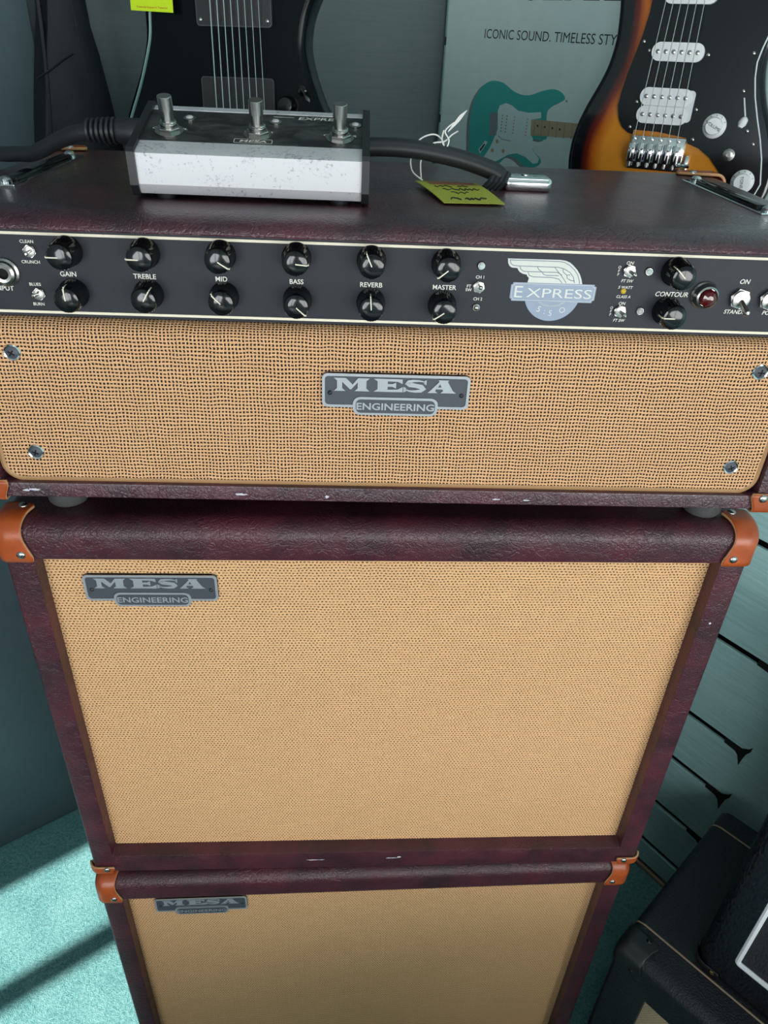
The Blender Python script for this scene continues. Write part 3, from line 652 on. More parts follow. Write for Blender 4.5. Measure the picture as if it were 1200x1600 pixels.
for x in (-.053, .0025, .0545):
    o = MB().lathe([(.0090, 0), (.0090, .0006)], onplate(x, .022), up, 24).lathe([(.0072, .0006), (.0072, .0026), (.0066, .0030)], onplate(x, .022), up, 6).lathe([(.0052, .0028), (.0052, .0050), (.0046, .0055), (.0052, .0060), (.0046, .0066)], onplate(x, .022), up, 20).build('switch', 'nickel', fs_, 30)
    MB().lathe([(.0037, .006), (.0037, .0128), (.0045, .0129), (.0045, .0132), (.0045, .0205), (.0042, .0209), (.001, .0210)], onplate(x, .022), up, 24).build('plunger', 'nickel', o, 30)
    q = MB().lathe([(.0040, 0), (.0040, .0008), (.0032, .0011)], onplate(x+.0095, .042), up, 20).build('lamp_bezel', 'nickel', fs_, 40)
    MB().lathe([(.0028, .0008), (.0018, .0018), (.0002, .0021)], onplate(x+.0095, .042), up, 14).build('lens', 'led_clear', q)
tp = lambda x, y, z: tuple(onplate(x, z, .0003))
t = MB()
for b_, x, d, h, w in (('CHANNEL', -.0530, .0255, .0026, .022), ('REVERB', .0025, .0255, .0026, .018), ('CONTOUR', .0545, .0255, .0026, .021), ('EXPRESS', .042, .0495, .0040, .031), ('MESA', .0005, .0118, .0030, .017)):
    put_text(t, b_, x, d, h, 0, w, .15, .01, 0, tp)
t.build('lettering', 'print', fs_, 0)
t = MB(); 
for r_ in (rrect(-.0115, .0125, .0088, .0148, .001), ):
    r2 = rrect(-.0111, .0121, .0092, .0144, .0007); n = len(r_); t.add([tp(x, 0, z) for x, z in r_]+[tp(x, 0, z) for x, z in r2], [(i, (i+1) % n, n+(i+1) % n, n+i) for i in range(n)])
t.build('logo_frame', 'print', fs_, 0)
t = MB(); t.add([tp(.010, 0, .0500), tp(.0235, 0, .0500), tp(.0235, 0, .0505), tp(.010, 0, .0508)], [(0, 1, 2, 3)]); t.build('print_rule', 'print', fs_, 0)
# its cable leaving at the left with a ribbed strain relief
cb = [(-.074, .040, .0335), (-.084, .0405, .0335), (-.104, .041, .0325), (-.118, .046, .030), (-.135, .058, .0235), (-.158, .072, .0135), (-.180, .088, .0100), (-.208, .106, .0030), (-.226, .138, -.035), (-.238, .170, -.12), (-.245, .19, -.30)]
cbl = MB().tube(smooth_path(cb, 5), .0051, 12).build('cable', 'rubber', fs_)
MB().lathe([(.0078, 0), (.0078, .014), (.0066, .016)], (-.0735, .040, .0335), (-1, 0, 0), 20).build('plug_collar', 'rubber', cbl)
for k in range(6): MB().lathe([(.0058, 0), (.0080-.0002*k, .0004), (.0080-.0002*k, .0019), (.0058, .0023)], (-.0895-k*.0033, .0405, .0335-.0001*k), (-1, 0, 0), 20).build('relief_rib', 'rubber', cbl)

MB().box(-.236, -.2225, .118, .1184, -.004, .010).build('cable_label', 'white_plastic', cbl, 0)

# price tag tied to the handle
pt = empty('price_tag', (.043, .093, FZ)); tag(pt, 'small yellow handwritten card tied to the black carrying handle with white string', 'price tag')
P4 = [(-.0275, .0330, .0030), (.0185, .0375, .0022), (.0270, -.0350, .0012), (-.0140, -.0380, .0012)]
def tagpt(u, v, h=0): 
    p = [Vector(q) for q in P4]; r = (p[0]*(1-u)+p[1]*u)*(1-v)+(p[3]*(1-u)+p[2]*u)*v; return r+Vector((0, 0, h))
b = MB(); N = 8
for lay in (0, 1):
    for i in range(N+1):
        for j in range(N+1): b.v.append(tuple(tagpt(i/N, j/N, .0004*lay+.0008*math.sin(j/N*3))))
st = (N+1)**2
for lay in (0, 1):
    for i in range(N):
        for j in range(N): k = lay*st+i*(N+1)+j; b.f.append((k, k+1, k+N+2, k+N+1)); b.mi.append(0)
for i in range(N):
    for k0, k1 in ((i, i+1), (N*(N+1)+i, N*(N+1)+i+1), (i*(N+1), (i+1)*(N+1)), (i*(N+1)+N, (i+1)*(N+1)+N)): b.f.append((k0, k1, st+k1, st+k0)); b.mi.append(0)
b.build('card', 'tag_yellow', pt, 60)
def tagpatch(u0, u1, v0, v1, mat, name):
    q = MB(); pts = []
    for v in (v0, (v0+v1)/2, v1):
        for u in (u0, u1): pts.append(tagpt(u, v, .0006+.0008*math.sin(v*3)))
    q.add(pts, [(0, 1, 3, 2), (2, 3, 5, 4)]); q.build(name, mat, pt, 0)
tagpatch(.16, .93, .05, .20, 'tag_red', 'printed_bar')
random.seed(11)
for v, u0, u1, th in ((.32, .18, .48, .0006), (.31, .55, .75, .0006), (.45, .25, .88, .0006), (.62, .32, .62, .0005), (.86, .18, .34, .0010), (.86, .42, .78, .0011)):
    pts = []; u = u0
    while u < u1: pts.append(tuple(tagpt(u, v+random.uniform(-.045, .045), .0007+.0008*math.sin(v*3)))); u += random.uniform(.02, .045)
    if len(pts) > 2: MB().tube(smooth_path(pts, 3), th*.5, 5, 0).build('handwriting', 'ink', pt)
sp = [(-.022, .030, .004), (-.030, .032, .010), (-.031, .034, .020), (-.026, .034, .030), (-.016, .034, .034), (-.009, .036, .030), (-.006, .040, .022), (-.004, .044, .014)]
MB().tube(smooth_path(sp, 5), .00055, 6).build('string', 'string_white', pt)
sp = [(-.023, .031, .004), (-.024, .031, .018), (-.017, .031, .028), (-.008, .032, .030), (-.003, .034, .034), (.002, .040, .036)]
MB().tube(smooth_path(sp, 5), .00055, 6).build('string', 'string_white', pt)
sp = [(-.009, .033, .037), (-.010, .031, .031), (-.007, .030, .026), (-.005, .031, .031), (-.008, .033, .0365), (-.002, .034, .042)]
MB().tube(smooth_path(sp, 5), .00055, 6).build('string', 'string_white', pt)
for k in range(5): MB().tube(smooth_path([(-.006, .033, .036), (-.001+k*.0006, .034, .043), (.002+k*.0011, .034, .047+k*.0008)], 3), .0003, 5).build('string_end', 'string_white', pt)

# ------------------------------------------------------------------ guitars
def frame_mat(O, u, v, n):
    m = Matrix((Vector(u), -Vector(n), Vector(v))).transposed().to_4x4(); m.translation = Vector(O); return m   # local x right, y into the body, z up the strings
mm = .001
def body_mesh(name, outline, thick, mat_front, parent, edge_scale, step=6.0, rad=4.0):
    """solid body: outline in mm, rounded edge, front dense so that the lacquer can follow the edge distance"""
    P = [Vector(p) for p in outline]
    area2 = sum(P[i].x*P[(i+1) % len(P)].y-P[(i+1) % len(P)].x*P[i].y for i in range(len(P)))
    if area2 < 0: P.reverse()
    n = len(P)
    def inset(d):
        out = []
        for i in range(n):
            t = (P[(i+1) % n]-P[i-1]).normalized(); out.append(P[i]+Vector((-t.y, t.x))*d)
        return out
    I = inset(rad); pts = list(I); edges = [(i, (i+1) % n) for i in range(n)]
    def inside(q, poly):
        c = False
        for i in range(len(poly)):
            a, b_ = poly[i], poly[i-1]
            if (a.y > q.y) != (b_.y > q.y) and q.x < (b_.x-a.x)*(q.y-a.y)/(b_.y-a.y)+a.x: c = not c
        return c
    def dist(q):
        best = 1e9
        for i in range(n):
            a, b_ = P[i], P[(i+1) % n]; d = b_-a; t = max(0, min(1, (q-a).dot(d)/d.length_squared)); best = min(best, (q-a-d*t).length)
        return best
    xs = [p.x for p in P]; ys = [p.y for p in P]; y = min(ys); 
    while y < max(ys):
        x = min(xs)
        while x < max(xs):
            q = Vector((x+random.uniform(-.5, .5), y+random.uniform(-.5, .5)))
            if inside(q, I) and dist(q) > rad+step*.5: pts.append(q)
            x += step
        y += step
    vo, eo, fo = geometry.delaunay_2d_cdt(pts, edges, [list(range(n))], 1, 1e-4)[:3]
    b = MB(); b.add([(q.x*mm, 0, q.y*mm) for q in vo], [tuple(f) for f in fo])
    loops = []
    for k in range(5):
        a = math.pi/2*k/4; loops.append([(q.x*mm, rad*mm*(1-math.cos(a)), q.y*mm) for q in inset(rad*(1-math.sin(a)))])
    loops.append([(q.x*mm, thick*mm, q.y*mm) for q in P])
    b.loft(loops, 0, False, True)
    o = b.build(name, mat_front, parent, 50)
    at = o.data.attributes.new('edge', 'FLOAT', 'POINT')
    vals = []
    for q in o.data.vertices:
        d = dist(Vector((q.co.x/mm, q.co.z/mm))) if q.co.y < rad*mm*.95 else 0.0
        vals.append(min(1.0, d/edge_scale))
    at.data.foreach_set('value', vals); return o
def flat(poly, y0, y1, name, mat, parent): return MB().prism([(x*mm, z*mm) for x, z in poly], y0*mm, y1*mm).build(name, mat, parent, 30)
def screw(parent, x, z, y, r=1.8): MB().lathe([(r*mm, 0), (r*mm*.9, .6*mm), (r*.3*mm, 1.1*mm)], (x*mm, y*mm, z*mm), (0, -1, 0), 12).build('screw', 'nickel', parent)
# sunburst guitar, right
sg = empty('electric_guitar', None, 0, frame_mat((.3059, .4160, 1.1335), (.8664, -.4993, .0135), (.0182, .0586, .9981), (-.4991, -.8645, .0599)))
tag(sg, 'sunburst electric guitar with black pickguard and white pickups in front of the poster', 'guitar')
out = [(-71, 135), (-69, 118), (-68.3, 100), (-71.5, 78), (-78, 60), (-88, 38), (-95, 18), (-98.5, -2), (-97.5, -26), (-90, -50), (-76, -70), (-55, -85), (-25, -94), (10, -95), (45, -90), (78, -80), (102, -63), (116, -40), (119, -14), (113, 10), (104, 30), (94, 50), (87, 70), (84, 90), (85, 108), (90, 128), (96, 148), (97, 166), (90, 176), (80, 172), (70, 158), (56, 150), (40, 150), (30, 156), (-30, 160), (-36, 170), (-38, 190), (-46, 208), (-60, 214), (-70, 206), (-76, 188), (-76, 165)]
body_mesh('body', smooth_path(out, 3, True), 32, 'burst', sg, 46.0, 5.0, 5.0)
guard = [(-37, 150), (-37.5, 135), (-37.9, 124), (-40.6, 105), (-44.1, 89), (-48.7, 70), (-51.2, 54.5), (-52.7, 40), (-49.4, 28), (-43.9, 19.7), (-36.8, 14.8), (-31.2, 13.4), (-30.7, 17.9), (-6.3, 17.7), (24.8, 13.9), (27.5, 8.8), (39.7, 5.1), (53, -3), (64.4, -14.2), (71.6, -25.7), (80, -40), (92, -46), (103, -42), (108.4, -23.5), (103, 0), (96.3, 18.6), (88.4, 37), (81.4, 55), (76.7, 72), (75, 85), (76.7, 97), (79, 107), (84, 128), (88, 150), (86, 162), (78, 158), (66, 146), (50, 141), (30, 142), (28, 150)]
flat(guard, -2.2, -.2, 'pickguard', 'guard_black', sg)
gv = [Vector(p) for p in guard]
MB().tube([(p.x*mm, -.0013, p.y*mm) for p in gv[20:37]], .0011, 6).build('pickguard_edge', 'guard_edge', sg)
def coil(x0, x1, zc, hh, y, tilt=0.0, name='pickup'):
    o = MB().prism([(x*mm, z*mm) for x, z in rrect(x0, x1, zc-hh, zc+hh, hh*.95, 8)], (y-4.5)*mm, (y+1)*mm).build(name, 'white_plastic', sg, 40)
    for i in range(6):
        x = x0+(x1-x0)*(.12+.152*i); MB().lathe([(2.1*mm, 0), (2.1*mm, .5*mm), (1.2*mm, .8*mm)], (x*mm, (y-4.5)*mm, zc*mm), (0, -1, 0), 12).build('pole_piece', 'nickel', o)
    return o
coil(-26, 25.5, 140, 8.3, -2); coil(-27.5, 24.2, 90.8, 8.4, -2); coil(-30.4, 22.4, 50.3, 8.3, -2); coil(-30.6, 21.7, 33.4, 8.3, -2)
flat(rrect(-26, 25, 28, 57.5, 4), -3.6, -2, 'pickup_ring', 'guard_edge', sg)
for x, z in ((-38.1, 99.2), (-31.1, 91.4), (27.9, 89.6), (70, 92.5), (-33.6, 44.4), (28.3, 40.7), (-35.7, 20.3), (31.6, 13), (69.3, 59.8), (82.4, 24.6), (91.2, 13.1)): screw(sg, x, z, -2.2)
def knob_s(x, z, body, rot):
    o = MB().lathe([(11.6*mm, 0), (11.6*mm, 1.2*mm), (10.2*mm, 3*mm), (8.6*mm, 4.2*mm), (8.2*mm, 10*mm), (7.6*mm, 10.8*mm), (6.6*mm, 10.9*mm)], (x*mm, -2.2*mm, z*mm), (0, -1, 0), 32, 0, .25*mm, (3, 4)).build('knob', 'white_plastic', sg, 30)
    t = MB(); put_text(t, body, x*mm, z*mm, 3.0*mm, -13.4*mm, None, 0, 0, rot)
    for k in range(6):
        q = math.radians(25+k*32); put_text(t, str(k+2), (x+9.8*math.cos(q))*mm, (z+9.8*math.sin(q))*mm, 2.2*mm, -5.9*mm, None, 0, 0, q-math.pi/2)
    t.build('lettering', 'poster_ink', o, 0)
knob_s(50.2, 26.9, 'VOLUME', -.45); knob_s(90.9, -22.5, 'TONE', -1.4)
o = MB().lathe([(6*mm, 0), (6*mm, 1*mm), (4.4*mm, 1.4*mm), (4.2*mm, 3.4*mm), (2.2*mm, 3.6*mm), (2*mm, 1*mm)], (70.9*mm, -2.2*mm, 1.4*mm), (0, -1, 0), 20).build('output_nut', 'nickel', sg)
flat([(71.2, 54), (72.6, 54), (79, 35), (77.4, 35)], -2.5, -2.0, 'switch_slot', 'guard_edge', sg)
MB().tube([(78*mm, -.003, 36*mm), (77.6*mm, -.008, 34*mm), (76.6*mm, -.011, 31*mm), (75.4*mm, -.012, 27.5*mm)], [.0015, .0038, .0042, .0022], 12).build('switch_tip', 'white_plastic', sg)
br = MB().box(-31*mm, 26*mm, -.004, 0, -20*mm, 13*mm, 0, .001, 2).build('bridge', 'chrome', sg)
for i in range(6):
    x = -28+i*9.2
    s_ = MB().box((x-3.9)*mm, (x+3.9)*mm, -.0092, -.004, -13*mm, 6*mm, 0, .0014, 2).build('saddle', 'chrome', br)
    MB().lathe([(1.9*mm, 0), (1.9*mm, .6*mm), (1.1*mm, 1.1*mm)], (x*mm, -.0040, 10*mm), (0, -1, 0), 14).build('screw', 'chrome', br)
    for dx in (-2, 2): MB().lathe([(1.1*mm, 0), (1.1*mm, 2*mm)], ((x+dx)*mm, -.0092, 0), (0, -1, 0), 10).build('height_screw', 'nickel', br)
    MB().tube([(x*mm, -.0065, -17.5*mm), (x*mm, -.0065, -12*mm)], .0014, 10).build('intonation_screw', 'nickel', br)
    x1 = -22.5+i*7.4
    MB().tube([(x*mm, -.0065, -17*mm), (x*mm, -.0108, -3*mm), (x1*mm, -.0125, 132*mm), ((x1*.62-1)*mm, -.015, 470*mm)], .00042, 6).build('string', 'steel_string', sg)
MB().tube([(22*mm, -.006, -14*mm), (30*mm, -.012, -13*mm), (36*mm, -.013, -12*mm)], .0022, 10).build('tremolo_arm_stub', 'chrome', br)
MB().box(28*mm, 33*mm, -.006, 0, -24*mm, -2*mm, 0, .002, 2).build('bridge_wing', 'chrome', br)
nk = MB().loft([[(x*mm, y*mm, z*mm) for x, y in ((-22*q-2, -3), (22*q-2, -3), (20*q-2, 10), (0-2, 15), (-20*q-2, 10))] for z, q in ((150, 1.0), (470, .80))]).build('neck', 'maple', sg, 40)
MB().box(-.019, .016, -.0085, -.003, .148, .47, 0, .001, 1).build('fingerboard', 'rosewood', sg)
flat([(-20, 468), (16, 468), (22, 490), (30, 560), (24, 600), (5, 615), (-14, 600), (-10, 575), (-20, 510)], -1, 9, 'headstock', 'maple', sg)
# black eight-string guitar, left
bgm = frame_mat((-.1411, .4539, 1.1564), (.9782, -.2070, .0186), (-.0078, .0527, .9986), (-.2077, -.9769, .0499))
bk = empty('electric_guitar', None, 0, bgm); tag(bk, 'black eight-string electric guitar with two flat pickups behind the foot switch', 'guitar')
out = [(-102, 118), (-105, 98), (-106.2, 80), (-107.6, 58.6), (-115.2, 35.2), (-123.5, 17.1), (-132.8, -1.5), (-141, -20.6), (-146, -45), (-136, -80), (-116, -112), (-80, -132), (-35, -140), (15, -138), (60, -124), (92, -96), (104, -60), (98, -25), (83.2, -.1), (77.8, 11.6), (71.2, 28.9), (66.1, 48.8), (65.7, 62.7), (68.8, 79.2), (75.7, 95.4), (90, 122), (100, 146), (104, 176), (96, 190), (78, 172), (56, 156), (34, 152), (-46, 152), (-58, 172), (-74, 206), (-96, 226), (-106, 216), (-104, 186), (-98, 150)]
body_mesh('body', smooth_path(out, 3, True), 36, 'guitar_black', bk, 40.0, 12.0, 7.0)
MB().tube([(x*mm, -.0004, z*mm) for x, z in smooth_path([(-96, 108), (-98.6, 78.5), (-101.2, 58.7), (-109.3, 35.3), (-118, 14.2), (-128.5, -7.6), (-135.3, -23.5), (-138, -45), (-132, -76)], 4)], .0017, 6, 0, .4).build('binding', 'abalone', bk)
for z0, z1 in ((71.5, 108), (-12, 25.5)):
    p = flat(rrect(-46.5, 32, z0, z1, 3, 4), -4, 0, 'pickup', 'black_satin', bk)
    MB().ring([(x*mm, z*mm) for x, z in rrect(-47.1, 32.6, z0-.6, z1+.6, 3.4, 4)], [(x*mm, z*mm) for x, z in rrect(-46.2, 31.7, z0+.3, z1-.3, 2.8, 4)], -.0042, -.0005).build('pickup_edge', 'badge_dark', p, 0)
    for x, z in ((-43, z0+5), (28, z0+5)): screw(bk, x, z, -4, 2.0)
for i in range(8):
    x0 = -28.6+i*7.2; x1 = -29.5+i*7.55
    MB().tube([((x1-.6)*mm, -.010, -45*mm), (x1*mm, -.011, 0), (x0*mm, -.012, 99*mm), (x0*.72*mm, -.014, 470*mm)], .00062-.00004*i, 6).build('string', 'steel_string', bk)
MB().box(-38*mm, 32*mm, -.010, 0, -62*mm, -36*mm, 0, .002, 2).build('bridge', 'black_gloss', bk)
MB().lathe([(9*mm, 0), (8.6*mm, 12*mm), (7.4*mm, 14*mm), (1*mm, 14.4*mm)], (46.3*mm, 0, 2*mm), (0, -1, 0), 24).build('knob', 'black_gloss', bk)
tg = MB().lathe([(5*mm, 0), (5*mm, 2*mm), (3*mm, 3*mm)], (62*mm, 0, 16*mm), (0, -1, 0), 16).build('pickup_switch', 'black_gloss', bk)
MB().tube([(62*mm, -.003, 18*mm), (67*mm, -.009, 12*mm), (72*mm, -.015, 8*mm), (74*mm, -.017, 6.5*mm)], [.0009, .0011, .0022, .0008], 10).build('lever', 'nickel', tg)
MB().loft([[(x*mm, y*mm, z*mm) for x, y in ((-31*q-3, -3), (28*q-3, -3), (24*q-3, 9), (-3, 13), (-27*q-3, 9))] for z, q in ((150, 1.0), (470, .78))]).build('neck', 'rosewood', bk, 40)
flat([(-28, 468), (20, 468), (30, 500), (24, 590), (10, 640), (-30, 600), (-36, 500)], -1, 9, 'headstock', 'guitar_black', bk)
# hangers that carry both guitars (high on the walls)
def hanger(gm, label, wall_n, wall_p):
    p = gm @ Vector((-.003, .002, .462)); w = p+wall_n*((wall_p-p).dot(wall_n)-.024)
    e = empty('guitar_hanger', w); tag(e, label, 'wall hanger'); d = p-w
    MB().lathe([(.025, 0), (.025, .008), (.020, .010)], (0, 0, 0), -wall_n, 20).build('wall_plate', 'black_satin', e)
    u = (gm.to_3x3() @ Vector((1, 0, 0))).normalized()*.034; f = (gm.to_3x3() @ Vector((0, -1, 0))).normalized()*.02
    k = d+(gm.to_3x3() @ Vector((0, .022, 0)))
    MB().tube([Vector((0, 0, 0)), k*.5, k], .005, 10).build('arm', 'black_satin', e)
    MB().tube([k+u+f*1.9, k+u+f*.6, k+u*.5-f*.1, k, k-u*.5-f*.1, k-u+f*.6, k-u+f*1.9], .006, 10).build('yoke', 'rubber', e)
hanger(sg.matrix_world.copy() if False else frame_mat((.3059, .4160, 1.1335), (.8664, -.4993, .0135), (.0182, .0586, .9981), (-.4991, -.8645, .0599)), 'black wall hanger holding the sunburst guitar by its neck', AX, PBv+AX*.022)
hanger(bgm, 'black wall hanger holding the black eight-string guitar by its neck', NX, RW(0, N_A+.022+.02))
# neon price card on the black guitar
nc = empty('price_card', None, 0, bgm); tag(nc, 'neon yellow shop card hanging on the edge of the black guitar', 'price tag')
NCARD = [(-113.6, 82.4), (-68.3, 81), (-66, 148), (-111, 150)]
MB().prism([(x*mm, z*mm) for x, z in NCARD], -.0122, -.0116).build('card', 'neon', nc, 0)
t = MB(); put_text(t, 'Previously Enjoyed & Traded In!', -.0905, .0850, .0023, -.01235, .033, .1, .01, -.02); t.build('lettering', 'red_ink', nc, 0)
MB().tube([(-.086, -.0118, .150), (-.080, -.010, .19), (-.084, -.006, .215)], .0006, 6).build('string', 'string_white', nc)

# ------------------------------------------------------------------ poster on the right wall
po = empty('poster', PBv, angB); tag(po, 'pale poster showing a turquoise electric guitar behind the sunburst guitar', 'poster')
MB().box(-.648, .10, -.0062, -.0018, 1.035, 1.50).build('sheet', 'poster_white', po, 0)
pf = lambda pts, y, name, mat: MB().prism(pts, -.0062-y*.0002, -.0060).build(name, mat, po, 0)
pbody = [(-.5804, 1.1183), (-.5777, 1.0901), (-.5741, 1.0781), (-.5589, 1.0779), (-.5250, 1.0711), (-.5120, 1.0698), (-.4927, 1.0835), (-.4741, 1.0819), (-.4579, 1.0753), (-.4377, 1.0765), (-.4277, 1.0833), (-.4304, 1.0896), (-.4433, 1.0966), (-.4494, 1.1053), (-.4478, 1.1112), (-.4231, 1.1140), (-.4281, 1.1373), (-.4278, 1.1482), (-.4161, 1.1563), (-.4018, 1.1627), (-.4030, 1.1678), (-.4118, 1.1723), (-.4253, 1.1736), (-.4434, 1.1700), (-.4616, 1.1642), (-.4783, 1.1628), (-.4964, 1.1660), (-.5156, 1.1738), (-.5311, 1.1761), (-.5462, 1.1745), (-.5606, 1.1670), (-.5740, 1.1506), (-.5793, 1.1324)]
pf([(x-.006, z-.003) for x, z in smooth_path(pbody, 3, True)], .5, 'printed_shadow', 'poster_grey')
pf(smooth_path(pbody, 3, True), 1, 'printed_body', 'poster_teal')
ppg = [(-.5230, 1.1395), (-.5197, 1.1465), (-.5082, 1.1503), (-.4960, 1.1485), (-.4831, 1.1431), (-.4627, 1.1422), (-.4395, 1.1453), (-.4380, 1.1382), (-.4541, 1.1348), (-.4531, 1.1162), (-.4478, 1.1112), (-.4465, 1.0981), (-.4316, 1.0885), (-.4332, 1.0826), (-.4414, 1.0805), (-.4573, 1.0871), (-.4756, 1.0896), (-.4930, 1.0854), (-.5129, 1.0748), (-.5282, 1.0707), (-.5421, 1.0760), (-.5315, 1.0896), (-.5221, 1.1086), (-.5189, 1.1168)]
pf(ppg, 2, 'printed_guard', 'poster_pale')
pf([(-.4555, 1.1350), (-.3457, 1.1394), (-.25, 1.143), (-.25, 1.131), (-.3417, 1.1234), (-.4529, 1.1153)], 3, 'printed_neck', 'poster_maple')
pf([(-.5378, 1.1353), (-.5225, 1.1367), (-.5204, 1.1078), (-.5359, 1.1061)], 3, 'printed_bridge', 'poster_grey')
for q in ([(-.5163, 1.1363), (-.4983, 1.1371), (-.4983, 1.1132), (-.5133, 1.1115)],): pf(q, 3, 'printed_pickup', 'poster_white')
for q in ([(-.4917, 1.1339), (-.4859, 1.1345), (-.4843, 1.1109), (-.4901, 1.1102)], [(-.4657, 1.1355), (-.4600, 1.1360), (-.4596, 1.1127), (-.4653, 1.1120)]): pf(q, 3, 'printed_pickup', 'poster_white')
for x0, x1 in ((-.5130, -.5110), (-.5040, -.5020), (-.4885, -.4870), (-.4632, -.4618)):
    for k in range(6): z = 1.1135+k*.0040; pf([(x0, z), (x1, z), (x1, z+.0018), (x0, z+.0018)], 4, 'printed_dots', 'poster_grey')
pf([(-.5551, 1.0846), (-.5426, 1.0983), (-.5375, 1.0969), (-.5510, 1.0800)], 3, 'printed_jack', 'poster_white'); pf([(-.5525, 1.0850), (-.5440, 1.0940), (-.5415, 1.0930), (-.5505, 1.0825)], 4, 'printed_jack', 'poster_ink')
for x, z in ((-.5175, 1.1002), (-.5253, 1.0873), (-.5030, 1.0891)): pf([(x+.0032*math.cos(i*.628), z+.0028*math.sin(i*.628)) for i in range(10)], 3, 'printed_knob', 'poster_maple')
pf([(-.5170, 1.1085), (-.5080, 1.1045), (-.4900, 1.1042), (-.4900, 1.1034), (-.5085, 1.1036), (-.5175, 1.1075)], 3, 'printed_arm', 'poster_grey')
for k in range(9):
    x = -.448+k*.0135; pf([(x, 1.1165+.0005*k), (x+.0012, 1.1165+.0005*k), (x+.0005, 1.1355+.0004*k), (x-.0007, 1.1355+.0004*k)], 4, 'printed_fret', 'poster_grey')
    if k < 4: pf([(x+.0045, 1.127), (x+.0075, 1.127), (x+.0070, 1.1295), (x+.0045, 1.1295)], 4, 'printed_inlay', 'poster_ink')
pf([(-.3990, 1.1615), (-.3960, 1.1600), (-.3965, 1.1628), (-.3990, 1.1632)], 3, 'printed_strap_pin', 'poster_grey')
t = MB(); put_text(t, 'ICONIC SOUND. TIMELESS STYLE.', -.440, 1.2320, .0112, -.0064, .252, 0, 0.0); t.build('lettering', 'poster_ink', po, 0)
t = MB(); put_text(t, 'SERIES', -.398, 1.2935, .0455, -.0064, .205, 0, .03); t.build('lettering', 'poster_ink', po, 0)

# ------------------------------------------------------------------ gig bag at the back left
gbag = empty('gig_bag', RW(-.197, N_A-.012), angA); tag(gbag, 'black padded gig bag standing against the wall left of the black guitar', 'gig bag')
ol = smooth_path([(.145, .02), (.12, .30), (.115, .60), (.125, .90), (.150, 1.10), (.165, 1.18), (.182, 1.26), (.192, 1.40), (.198, 1.55), (.215, 1.58), (.232, 1.55), (.230, 1.40), (.223, 1.25), (.230, 1.20), (.236, 1.16), (.243, 1.11), (.262, 1.02), (.30, .90), (.32, .60), (.31, .25), (.285, .02)], 3, True)
cx_ = .2; loops = []
for k in range(6):
    a = math.pi/2*k/5; q = 1-.10*(1-math.sin(a)); loops.append([((x-cx_)*q+cx_, -.014-.022*math.cos(a), (z-.8)*(1-.02*(1-math.sin(a)))+.8) for x, z in ol])
loops.append([(x, -.004, z) for x, z in ol])
MB().loft(loops).build('bag_body', 'nylon', gbag, 60)
MB().tube([(.157, -.0355, 1.172), (.172, -.0365, 1.180), (.188, -.0365, 1.190), (.200, -.0355, 1.196)], .0012, 6).build('seam', 'nylon', gbag)
MB().tube([(x, -.034, z) for x, z in smooth_path([(.205, 1.30), (.206, 1.24), (.210, 1.18), (.219, 1.13), (.232, 1.06), (.27, .9)], 4)], .0022, 6).build('zip_seam', 'nylon', gbag)
MB().tube([(x, -.034, z) for x, z in smooth_path([(.175, 1.30), (.172, 1.22), (.166, 1.15), (.155, 1.06), (.14, .9)], 4)], .0030, 6).build('edge_piping', 'nylon', gbag)

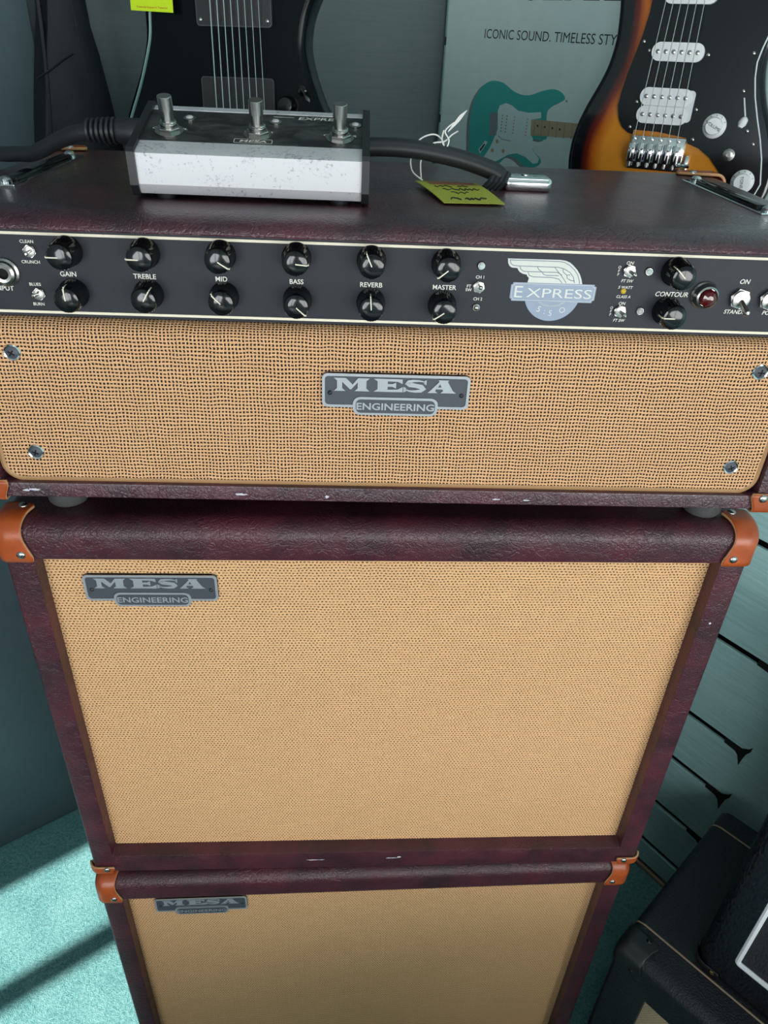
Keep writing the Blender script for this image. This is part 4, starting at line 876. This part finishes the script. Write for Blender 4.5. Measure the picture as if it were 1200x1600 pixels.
# ------------------------------------------------------------------ black amplifiers at the right
ED = Vector((.65, -.76, 0)).normalized(); angE = math.atan2(ED.y, ED.x)
def black_amp(loc, W, H, D, label, s, t, b, ry, rt, cl, corners, rs=.012):
    e = empty('guitar_amplifier', loc, angE); tag(e, label, 'amplifier')
    return e
low = empty('guitar_amplifier', (.3040, -.0025, .012), angE); tag(low, 'black amplifier with cream grille and gold piping on the carpet right of the stack', 'amplifier')
LW, LH, LD = .36, .303, .283
L = [[(x+LW/2, y, z) for x, y, z in lp] for lp in shell_loops(LW, LH, LD, .052, .060, .04, .016, .008, .014, .01, .018, .012)]
MB().loft(L).build('shell', 'tolex_fine', low, 30)
MB().box(.0515, LW-.0515, .010, .017, .0395, LH-.0595).build('grille_cloth', 'cloth_small', low, 0)
for y, mt in ((.045, 'gold_pipe'), (.247, 'gold_pipe')):
    MB().tube([(-.0008, y, LH-.10), (-.0008, y, LH-.014), (.003, y, LH-.003), (.012, y, LH+.0005), (LW-.012, y, LH+.0005), (LW+.0006, y, LH-.012), (LW+.0006, y, LH-.10)], .0012, 8).build('piping', mt, low)
corner_cap('corner_guard', low, (0, 0, LH), (1, 1, 1), .042, .034, .030, .036, .016, .014, .0018, .0006, .011, True, ('black_satin',), 0.0, 'black_gloss')
corner_cap('corner_guard', low, (LW, 0, LH), (-1, 1, 1), .042, .034, .030, .036, .016, .014, .0018, .0006, .011, True, ('black_satin',), 0.0, 'black_gloss')
for x in (.04, LW-.04):
    for y in (.04, LD-.04): MB().lathe([(.014, -.012), (.016, -.009), (.016, .001)], (x, y, 0), (0, 0, 1), 16).build('rubber_foot', 'rubber', low)
DD = Vector((-ED.y, ED.x, 0))
tp_ = empty('guitar_amplifier', Vector((.3040, -.0025, .3157))+ED*.070+DD*.050, angE); tag(tp_, 'black amplifier with white piping round its dark grille, stacked on the cream-grille amplifier', 'amplifier')
UW, UH, UD = .275, .36, .19
L = [[(x+UW/2, y, z) for x, y, z in lp] for lp in shell_loops(UW, UH, UD, .038, .040, .047, .022, .018, .020, .010, .006, .016)]
MB().loft(L).build('shell', 'tolex', tp_, 30)
MB().box(.0375, UW-.0375, .004, .0055, .0465, UH-.0395).build('grille_cloth', 'black_cloth', tp_, 0)
wp = rrect(.0405, UW-.0405, .0500, UH-.0415, .004, 4)
MB().tube([(x, .0025, z) for x, z in wp], .0032, 8, 0, 1.0, True).build('piping', 'white_pipe', tp_)
corner_cap('corner_guard', tp_, (0, 0, 0), (1, 1, -1), .034, .028, .012, .05, .020, .008, .0015, .0005, .015, False, ('black_satin',))
MB().lathe([(.0032, 0), (.0032, .0008), (.0018, .0016), (.0003, .0018)], (.0245, -.0024, .0085), (0, -1, .0), 14).build('screw', 'brass', tp_)
